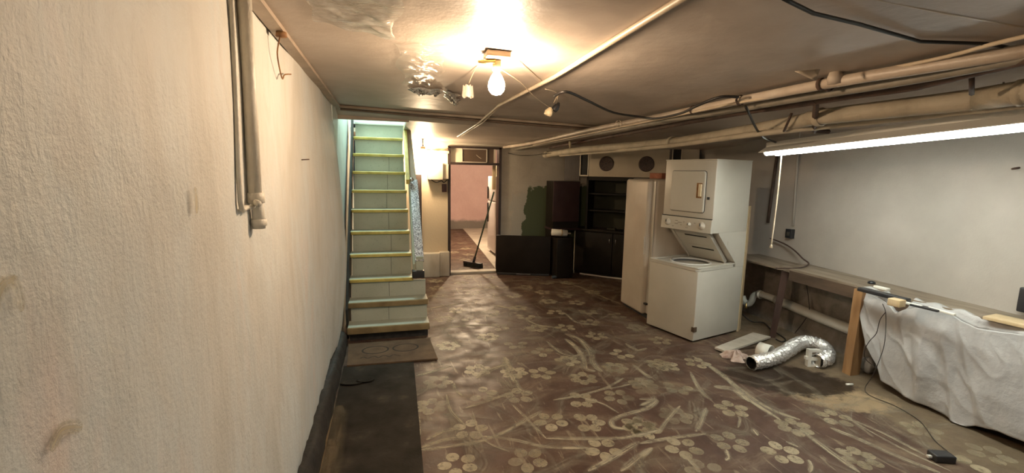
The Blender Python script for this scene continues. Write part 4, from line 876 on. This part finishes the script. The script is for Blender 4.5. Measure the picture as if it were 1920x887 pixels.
o = MB().tube([(-.025,0,.009),(.03,0,.009)], .009, 10).build('white_stub', 'whitepl'); o.location = (3.444, 2.532, 0.0); o.rotation_euler = (0,0,-.2); tag(o, 'small white tube stub on the floor before the pine post', 'stub')
# cobble by cloth
cb = (3.815, 2.671, 0.0)
def lump(a, b):
    t = 2*math.pi*a; ph_ = math.pi*(b-.5); r = 1+.12*math.sin(3*t+2)+.1*math.sin(5*t*1+4*b)
    return (cb[0]+.05*r*math.cos(t)*math.cos(ph_), cb[1]+.05*r*math.sin(t)*math.cos(ph_), .07+.07*math.sin(ph_))
tag(MB().grid(lump, 18, 10).build('plastic_bundle', 'cloth'), 'small crumpled white bundle on the floor behind the pine post', 'bundle')
# cables over the cloth
wa = [(3.585, 2.437, 0.614), (3.57, 2.46, 0.546), (3.56, 2.466, 0.439), (3.56, 2.508, 0.36), (3.57, 2.539, 0.282), (3.6, 2.551, 0.2), (3.57, 2.452, 0.176)]
tag(MB().tube(wa, .0025, 6, 5).build('thin_cable', 'cable'), 'thin dark cable curling over the left edge of the sheet', 'cable')
wb = [(3.267, 2.248, 0.75), (3.58, 2.431, 0.596), (3.54, 2.386, 0.408), (3.53, 2.396, 0.271), (3.53, 2.431, 0.116), (3.502, 2.453, 0.01), (3.429, 2.357, 0.006), (3.448, 2.193, 0.006), (3.394, 2.006, 0.006), (3.237, 1.824, 0.006), (3.174, 1.721, 0.01)]
tag(MB().tube(wb, .0025, 6, 5).build('adapter_cable', 'cable'), 'thin dark cable from the table across the floor to the black adapter', 'cable')
ad = (3.049, 1.673, 0.0)
AD = thing('power_adapter', 'black power adapter lying on the floor near the sheet', 'adapter', ad, -.35)
MB().box(-.055,.055,-.035,.035,0,.045,.008).build('body', 'black', AD)
MB().box(.055,.075,-.012,.012,.012,.03,.003).build('plug', 'whitepl', AD)
MB().box(-.075,-.055,-.008,.008,.014,.026).build('connector', 'whitepl', AD)

# ------------------------------------------------------------------ stacked washer and dryer
WA = thing('washer_dryer', 'yellowed white stacked washer and dryer with its lid open', 'washer', (2.805, 3.576, 0), math.atan2(.254,.967))
def wpart(mb, name, mat, label=None, par=WA):
    o = mb.build(name, mat, par)
    if label: o['label'] = label
    return o
W_, D_ = .595, .692
wpart(MB().box(0, D_, 0, W_, .02, .70, .006), 'cabinet', 'appliance')
def ring_plate(z0, z1, cx, cy, rr_, x0, x1, y0, y1, seg=48):
    mb = MB(); vs = []; fs = []
    for z in (z0, z1):
        for k in range(seg):
            a = 2*math.pi*k/seg; c, s = math.cos(a), math.sin(a); vs.append((cx+rr_*c, cy+rr_*s, z))
        for k in range(seg):
            a = 2*math.pi*k/seg; c, s = math.cos(a), math.sin(a)
            t = min((x1-cx)/c if c > 1e-6 else ((x0-cx)/c if c < -1e-6 else 9), (y1-cy)/s if s > 1e-6 else ((y0-cy)/s if s < -1e-6 else 9))
            vs.append((cx+t*c, cy+t*s, z))
    n = seg
    for k in range(n):
        j = (k+1) % n
        fs += [(k, j, j+n, k+n), (2*n+k, 3*n+k, 3*n+j, 2*n+j), (k, k+2*n, j+2*n, j), (n+k, n+j, 3*n+j, 3*n+k)]
    return mb.add(vs, fs)
wpart(ring_plate(.703, .728, .28, .31, .20, -.006, .56, -.004, W_+.004), 'top_panel', 'appliance')
wpart(MB().box(-.006,.56,-.004,.05,.728,.740,.005).box(-.006,.56,W_-.05,W_+.004,.728,.740,.005).box(-.006,.035,-.004,W_+.004,.728,.738,.005), 'top_rim', 'appliance')
wpart(MB().lathe([(.203,.727),(.198,.735),(.178,.731),(.176,.72)], 36, Matrix.Translation((.28,.31,0))), 'tub_ring', 'tub')
wpart(MB().lathe([(.182,.722),(.19,.68),(.19,.50),(.12,.45),(.0,.44)], 36, Matrix.Translation((.28,.31,0))), 'tub', 'tubshade', 'washer tub, coloured dark for the shade inside')
wpart(MB().lathe([(.0,.60),(.05,.60),(.045,.45)], 18, Matrix.Translation((.28,.31,0))), 'agitator', 'appliance')
# tower sides and back
for y0, y1 in ((0, .018), (W_-.018, W_)):
    wpart(MB().prism([(.56,.70),(D_,.70),(D_,1.06),(.262,1.06),(.262,1.043),(.55,.745)], y0, y1, 1), 'side_panel', 'appliance')
wpart(MB().box(.60, D_-.005, .018, W_-.018, .70, 1.06), 'back_panel', 'appliance')
wpart(MB().box(.15, D_, -.002, W_+.002, 1.055, 1.752, .008), 'dryer_cabinet', 'appliance')
wpart(MB().box(.145, D_+.002, -.004, W_+.004, 1.745, 1.757, .004), 'dryer_top', 'appliance')
wpart(MB().prism([(.575,.728),(.585,.735),(.285,1.056),(.272,1.05)], .012, W_-.012, 1), 'recess_plate', 'appliance')
# rounded dryer door with its groove
def rrect(y0, y1, z0, z1, r, seg=6):
    pts = []
    for cy, cz, a0 in ((y1-r, z1-r, 0), (y0+r, z1-r, 90), (y0+r, z0+r, 180), (y1-r, z0+r, 270)):
        for k in range(seg+1):
            a = math.radians(a0+90*k/seg); pts.append((cy+r*math.cos(a), cz+r*math.sin(a)))
    return pts
wpart(MB().prism(rrect(.095,.510,1.240,1.648,.03), .146, .151, 0), 'door_seal', 'darkgap', 'thin dark door seam')
dd_ = MB(); a_ = rrect(.099,.506,1.244,1.644,.028); b_ = rrect(.107,.498,1.252,1.636,.022); n_ = len(a_)
dd_.add([(.150,)+p for p in a_]+[(.140,)+p for p in a_]+[(.134,)+p for p in b_], [(i,(i+1)%n_,(i+1)%n_+n_,i+n_) for i in range(n_)]+[(i+n_,(i+1)%n_+n_,(i+1)%n_+2*n_,i+2*n_) for i in range(n_)]+[tuple(range(2*n_,3*n_))])
DOOR = fixn(wpart(dd_, 'dryer_door', 'appliance'))
hd = MB().box(.122,.136,.130,.165,1.40,1.52,.006).build('handle', 'plug', DOOR); hd['label'] = 'yellowed recessed handle'
MB().box(.1325,.1345,.128,.19,1.385,1.53,.0008).build('rust_patch', 'rust', DOOR)['label'] = 'rust around the handle'
wpart(MB().box(.143,.150,.05,.075,1.375,1.40), 'badge', 'black', 'small dark badge')
# control panel
CPn = wpart(MB().prism([(.150,1.19),(.138,1.185),(.128,1.058),(.16,1.052)], -.002, W_+.002, 1), 'control_panel', 'appliance')
wpart(MB().box(.138,.15,-.0,W_,1.186,1.193), 'panel_seam', 'darkgap', 'dark seam above the controls')
for (y, z, r) in ((.515,1.122,.030), (.105,1.118,.034), (.245,1.120,.016)):
    kb = MB().lathe([(r*1.25,0),(r*1.25,.003),(r,.006),(r*.85,.022),(0,.024)], 18, Matrix.Translation((.134,y,z)) @ Matrix.Rotation(-math.pi/2,4,'Y')).build('knob', 'knob', WA)
    kb.parent = CPn
    MB().box(.105,.112,y-.003,y+.003,z,z+r*.8).build('pointer', 'black', CPn)
for (y, z, w) in ((.40,1.145,.03),(.36,1.13,.05),(.40,1.115,.04),(.34,1.108,.02),(.31,1.14,.02),(.18,1.14,.02),(.27,1.085,.03),(.44,1.085,.02)):
    MB().box(.1285,.1305,y-w/2,y+w/2,z-.003,z+.003).build('panel_print', 'greypipe', CPn)
# open lid leaning under the dryer
lb = Vector((.52,.30,.742)); lt = Vector((.235,.30,1.05)); ld = (lt-lb).normalized(); ln = Vector((ld.z,0,-ld.x))*-1
def lidbox(y0, y1, s0, s1, n0, n1):
    vs = [tuple(Vector((lb.x, y, lb.z)) + ld*s + ln*n) for y in (y0,y1) for s in (s0,s1) for n in (n0,n1)]
    return MB().add(vs, [(0,1,3,2),(4,6,7,5),(0,4,5,1),(2,3,7,6),(0,2,6,4),(1,5,7,3)])
LL = (lt-lb).length
LID = wpart(lidbox(.075,.525,.0,LL,-.015,.008), 'lid', 'appliance')
for s_ in (LL*.40, LL*.85): lidbox(.14,.40,s_-.008,s_+.008,.0082,.0105).build('slot', 'darkgap', LID)
lidbox(.15,.42,LL*.52-.003,LL*.52+.003,.0082,.0095).build('crease', 'knob', LID)
lidbox(.075,.09,0,LL,.008,.022).build('lid_rim', 'appliance', LID); lidbox(.51,.525,0,LL,.008,.022).build('lid_rim', 'appliance', LID)
wpart(MB().box(-.012,.03,-.012,.02,.115,.16), 'corner_bracket', 'tabledark', 'dark corner bracket at the bottom edge')
for (x, y) in ((.05,.05),(.05,.54),(.64,.05),(.64,.54)): wpart(MB().box(x-.02,x+.02,y-.02,y+.02,0,.022), 'foot', 'black')
wpart(MB().box(.402,.407,-.002,0,.93,.97), 'worn_edge', 'knob', 'chipped edge mark')
# plank behind the washer
o = slab((3.60,3.86,.62), (3.62,3.92,1.32), .09, .02, up=(.8,.6,0)).build('leaning_plank', 'pine')
o2 = slab((3.585,3.84,.0), (3.60,3.86,.62), .09, .02, up=(.8,.6,0))
tag(o, 'pale plank standing upright behind the washer', 'plank')
o.data.clear_geometry(); tmp = slab((3.53,3.80,.0), (3.60,3.88,1.30), .10, .02, up=(.8,.6,0)); o.data.from_pydata(tmp.v, [], tmp.f); o.data.materials.clear(); o.data.materials.append(M['pine'])

# ------------------------------------------------------------------ old refrigerator
FR = thing('refrigerator', 'old cream refrigerator with rounded corners between washer and hutch', 'refrigerator', (2.76, 4.34, 0), -.02)
def roundbox(x0, x1, y0, y1, z0, z1, r, seg=5):
    bm = bmesh.new(); bmesh.ops.create_cube(bm, size=1)
    for v in bm.verts: v.co = (x0+(v.co.x+.5)*(x1-x0), y0+(v.co.y+.5)*(y1-y0), z0+(v.co.z+.5)*(z1-z0))
    bmesh.ops.bevel(bm, geom=[e for e in bm.edges], offset=r, segments=seg, affect='EDGES', profile=.5)
    bm.verts.index_update(); mb = MB().add([tuple(v.co) for v in bm.verts], [[v.index for v in f.verts] for f in bm.faces], True); bm.free(); return mb
roundbox(.035, .60, .0, .575, .04, 1.555, .04).build('cabinet', 'fridge', FR)
DRF = roundbox(-.02, .06, .06, .578, .03, 1.548, .035).build('door', 'fridge', FR)
roundbox(.028, .036, -.001, .576, .05, 1.53, .003).build('door_gasket', 'knob', FR)
MB().box(-.03,-.015,.075,.095,.72,.92,.004).build('handle', 'knob', DRF)
MB().box(-.005,.03,.01,.055,.155,.175).build('hinge', 'black', FR)['label'] = 'dark lower hinge'
MB().box(.02,.06,.0,.55,0,.04).build('toe_kick', 'darkgap', FR)
for (x, y) in ((.1,.05),(.1,.52),(.55,.05),(.55,.52)): MB().box(x-.02,x+.02,y-.02,y+.02,0,.045).build('foot', 'black', FR)
o = MB().box(-.05,.05,-.10,.10,0,.065,.005).build('brick', 'brick'); o.location = (3.0, 4.62, 1.556); o.rotation_euler = (0,0,.15); tag(o, 'red brick lying on top of the old refrigerator', 'brick')

# ------------------------------------------------------------------ corner hutch
HU = thing('corner_hutch', 'dark built-in corner hutch with open shelves over two doors', 'cabinet', (2.88, 6.70, 0), math.atan2(-.694,.72))
def h(mb, name, mat, label=None, par=None):
    o = mb.build(name, mat, par or HU)
    if label: o['label'] = label
    return o
# local x along the front, local y back into the corner
h(MB().box(.0, 1.5, .03, .50, .0, .70), 'base', 'hutch')
for x0, x1 in ((.015,.62),(.63,1.20)):
    d = h(MB().box(x0, x1, .0, .03, .05, .69, .004), 'door', 'hutch')
    hx = x1-.035 if x0 < .1 else x0+.05
    MB().tube([(hx,.002,.515),(hx,-.03,.53),(hx,-.03,.60),(hx,.002,.615)], .007, 8, 3).build('handle', 'handle', d)['label'] = 'chrome bow handle'
h(MB().box(-.03, 1.5, -.02, .50, .70, .735, .004), 'counter', 'hutch')
h(MB().box(.0, .012, -.004, .03, .0, .70), 'edge_strip', 'boxgrey', 'pale chipped edge')
h(MB().prism([(.12,-.02),(.55,-.035),(.80,-.02),(.80,-.01),(.5,-.02),(.12,-.005)], 0, .02, 2), 'floor_trim', 'whitepl', 'loose white strip at the floor')
h(MB().box(.17, 1.5, .30, .32, .735, 1.55), 'back_panel', 'hutchback')
h(MB().box(.17, .20, .0, .30, .735, 1.55), 'side_panel', 'hutch')
h(MB().box(1.40, 1.5, .0, .30, .735, 1.55), 'side_panel', 'hutch')
for z in (1.02, 1.28): h(MB().box(.20, 1.40, .03, .30, z, z+.02), 'shelf', 'hutch')
h(MB().box(.17, 1.5, .0, .30, 1.50, 1.555), 'top_rail', 'hutch')
h(MB().box(.50, .63, .08, .16, .735, .765, .006), 'tray', 'hutchback')
# left wing, front parallel to the back wall (own empty frame would be a fourth level: keep as panels)
HW = thing('tall_cupboard', 'purple brown upper cupboard between green wall patch and hutch', 'cupboard', (2.47, 6.60, 0))
def hw(mb, name, mat, label=None):
    o = mb.build(name, mat, HW)
    if label: o['label'] = label
    return o
hw(MB().box(.0, .42, .02, .345, .74, 1.475), 'carcass', 'hutch')
hw(MB().box(-.005, .43, .0, .022, .85, 1.475, .003), 'door', 'purple')
hw(MB().box(-.02, .46, -.01, .345, .715, .745, .003), 'counter', 'purple')
hw(MB().box(.0, .43, .01, .03, .745, .85), 'drawer_front', 'hutch')
hw(MB().box(.0, .03, .10, .345, 0, .715), 'side_panel', 'hutch')
hw(MB().box(.03, .34, .20, .345, 0, .715), 'back_panel', 'hutchback')
# soffit with two round grilles over the hutch
SO = thing('speaker_soffit', 'yellowed soffit board with two round brown grilles above the hutch', 'soffit', (2.88, 6.70, 0), math.atan2(-.694,.72))
def so_(mb, name, mat, label=None, par=None):
    o = mb.build(name, mat, par or SO)
    if label: o['label'] = label
    return o
so_(MB().box(.195, 1.385, .0, .03, 1.558, 1.985), 'board', 'soffit')
so_(MB().box(-.21, .045, .0, .02, 1.49, 1.99), 'side_board', 'brownframe', 'dark brown side board')
for x0, x1 in ((.045,.19),(1.42,1.555)):
    so_(MB().box(x0+.012, x1-.012, .012, .02, 1.575, 1.985), 'slot_pane', 'darkgap', 'dark pane')
    so_(MB().box(x0, x0+.014, -.006, .02, 1.56, 1.99).box(x1-.014, x1, -.006, .02, 1.56, 1.99).box(x0, x1, -.006, .02, 1.56, 1.578), 'slot_frame', 'whitewood', 'thin white frame')
so_(MB().box(1.385, 1.42, .0, .02, 1.558, 1.985), 'stile', 'brownframe')
so_(MB().box(1.555, 1.78, .0, .02, 1.558, 1.985), 'end_board', 'soffit')
for cx in (.47, 1.068):
    g_ = so_(MB().lathe([(0,0),(.108,0),(.112,.006),(.108,.012),(.09,.008),(0,.008)], 36, Matrix.Translation((cx,-.001,1.753)) @ Matrix.Rotation(math.pi/2,4,'X')), 'grille', 'grille')
    rg_ = MB()
    for r in (.028,.052,.076,.098):
        rg_.tube([(cx+r*math.cos(t), -.012, 1.753+r*math.sin(t)) for t in [i*math.pi/14 for i in range(29)]], .004, 5)
    for k in range(8):
        a = k*math.pi/4; rg_.tube([(cx+.02*math.cos(a), -.012, 1.753+.02*math.sin(a)), (cx+.1*math.cos(a), -.012, 1.753+.1*math.sin(a))], .0035, 5)
    rg_.build('grille_ring', 'grillering', g_)

# black panel leaning on the back wall, crate and paper roll beside it
BKP = thing('leaning_board', 'large flat black board standing in front of the back wall', 'panel', (2.03, 6.70, 0), math.atan2(-.28,.80))
MB().box(-.425, .425, -.02, .02, .03, .625, .006).build('sheet', 'blackboard', BKP)
MB().box(-.41, .41, -.03, .03, .0, .035, .006).build('foot_rail', 'black', BKP)
MB().box(-.10, .12, -.0325, -.0295, .018, .024).build('foot_highlight', 'steel', BKP)  # bright strip painted in as the highlight along the bottom ledge
tag(MB().box(2.46, 2.72, 6.36, 6.60, 0, .62, .008).build('dark_crate', 'hutch'), 'dark box standing between the black panel and the hutch', 'box')
RO = thing('paper_roll', 'white roll with a tape band lying on the dark box', 'roll', (2.56, 6.50, .675))
part(MB().tube([(2.42,6.50,.700),(2.56,6.49,.690),(2.66,6.48,.682)], [.052,.052,.050], 18), 'sheet', 'whitepl', RO)
part(MB().tube([(2.555,6.49,.691),(2.575,6.489,.689)], .055, 18), 'band', 'pine', RO)
part(MB().tube([(2.66,6.48,.682),(2.72,6.476,.678)], .012, 8), 'core', 'whitewood', RO)
tag(MB().box(2.40,2.50,6.36,6.42,0,.045,.015).build('blue_scrap', two('blue_grey_plastic', (.03,.045,.06), rough=.5)), 'dark blue scrap on the floor at the end of the black panel', 'scrap')

# ------------------------------------------------------------------ around the doorway
EB = thing('electric_box', 'cream metal electric box on the back wall left of the doorway', 'electric box', (.76, 6.95, 1.57))
part(MB().box(.58, .80, 6.83, 6.949, 1.47, 1.72, .005), 'case', 'boxgrey', EB)
part(MB().box(.805, .885, 6.85, 6.949, 1.48, 1.70, .005), 'side_case', 'boxgrey', EB)
part(MB().tube([(.62,6.86,1.475),(.70,6.85,1.43),(.78,6.86,1.455),(.82,6.88,1.43),(.88,6.9,1.48)], .007, 6, 5), 'cable', 'cable', EB)
part(MB().box(.795,.803,6.828,6.85,1.48,1.71), 'hinge', 'steel', EB)
tag(MB().box(.795, .865, 6.915, 6.949, 1.285, 1.405, .004).build('switch_box', two('dark_red_box', (.06,.022,.02), rough=.5)), 'dark red switch box under the electric box', 'switch')
tag(MB().box(.56, .90, 6.90, 6.949, 1.86, 1.90, .004).build('wall_rail', 'boxgrey'), 'thin rail on the back wall above the electric box', 'rail')
tag(MB().tube([(.60,6.90,1.93),(.70,6.88,1.89),(.80,6.90,1.91),(.89,6.92,1.95)], .006, 6, 5).build('box_wire', 'wire'), 'wire looping from the ceiling to the doorway corner', 'wire')
tag(MB().box(.38, .49, 6.90, 6.949, .38, 1.54, .004).build('dark_plank', 'brownframe'), 'dark brown plank upright on the back wall behind the handrail', 'plank')
WBL = thing('wall_lamp', 'bare lit bulb by the back wall beside the stairs', 'lamp', (.50, 6.70, 1.98))
M['bulb2'] = emit('bulb_glow_back', (1.0, .74, .46), WBULB_E)
part(MB().lathe([(.0,.14),(.035,.14),(.035,.10),(.02,.09),(.02,.055)], 14, Matrix.Translation((.50,6.70,1.80))), 'holder', 'porcelain', WBL)
part(MB().lathe([(.015,.055),(.024,.042),(.036,.015),(.039,-.008),(.033,-.028),(.0,-.046)], 20, Matrix.Translation((.50,6.70,1.80))), 'bulb', 'bulb2', WBL)
part(MB().tube([(.50,6.70,1.94),(.50,6.70,2.05)], .008, 8), 'cord', 'cable', WBL)
tag(MB().tube([(0.519, 5.2, 2.139), (0.493, 5.5, 2.094), (0.448, 5.8, 2.08), (0.35, 6.0, 2.079)], .006, 6, 4).build('loose_wire', 'darkpipe'), 'rusty wire poking from the ceiling right of the stair opening', 'wire')
# broom in the doorway
BR = thing('push_broom', 'push broom with a green pole leaning in the doorway', 'broom', (1.37, 7.45, 0))
hb0 = Vector((1.37,7.45,.05))
part(MB().tube([(1.375,7.45,.06), (1.645,7.12,1.285)], .013, 10), 'pole', 'greenpole', BR)
part(MB().tube([(1.373,7.45,.05), (1.40,7.415,.18)], .022, 10), 'socket', 'black', BR)
bmx = Matrix.Translation((1.37,7.45,0)) @ Matrix.Rotation(-.85,4,'Z')
part(MB().box(-.19,.19,-.03,.03,.055,.085,.006, bmx), 'head', 'black', BR)
br = MB()
for i in range(20):
    for j in (-1, 0, 1):
        x = -.18+.019*i; br.box(x-.008, x+.008, j*.02-.009, j*.02+.009, .001, .056, 0, bmx @ Matrix.Translation((U(-.006,.006),U(-.006,.006),0)))
o = part(br, 'bristles', 'bristle', BR); o['kind'] = 'stuff'
# fridge in the far room
FF = thing('refrigerator', 'white refrigerator seen through the doorway', 'refrigerator', (1.97, 8.30, .012), 0)
roundbox(.03,.62,.0,.64,.03,1.50,.02).build('cabinet', 'fridgew', FF)
roundbox(-.03,.028,.0,.64,.05,1.02,.015).build('door', 'fridgew', FF); roundbox(-.03,.028,.0,.64,1.035,1.50,.015).build('freezer_door', 'fridgew', FF)
MB().box(-.055,-.03,.56,.59,.60,.98,.004).build('handle', 'black', FF); MB().box(-.055,-.03,.56,.59,1.06,1.3,.004).build('handle', 'black', FF)
MB().box(.03,.6,.01,.62,0,.03).build('toe_kick', 'darkgap', FF)
place_box('cardboard_box', 'plug', (2.12, 8.45, 1.513), .22, .30, .20, .1, 'tan box on top of the white refrigerator', 'box')
tag(MB().box(1.615,1.67,7.10,7.14,1.32,1.70,.003).build('tan_board', 'pine'), 'tan board hung beside the right door jamb in the doorway', 'board')
PLM = thing('far_lamp', 'ceiling bulb of the pink room, hidden above the door head', 'lamp', (1.6, 9.6, 2.25))
M['bulb3'] = emit('bulb_glow_far', (1.0, .78, .52), PINK_E)
part(MB().lathe([(.02,.08),(.03,.06),(.07,.02),(.08,-.02),(.05,-.07),(0,-.085)], 18, Matrix.Translation((1.7,9.4,2.12))), 'bulb', 'bulb3', PLM)
part(MB().lathe([(0,.13),(.04,.13),(.04,.09),(.02,.08)], 14, Matrix.Translation((1.7,9.4,2.12))), 'holder', 'porcelain', PLM)
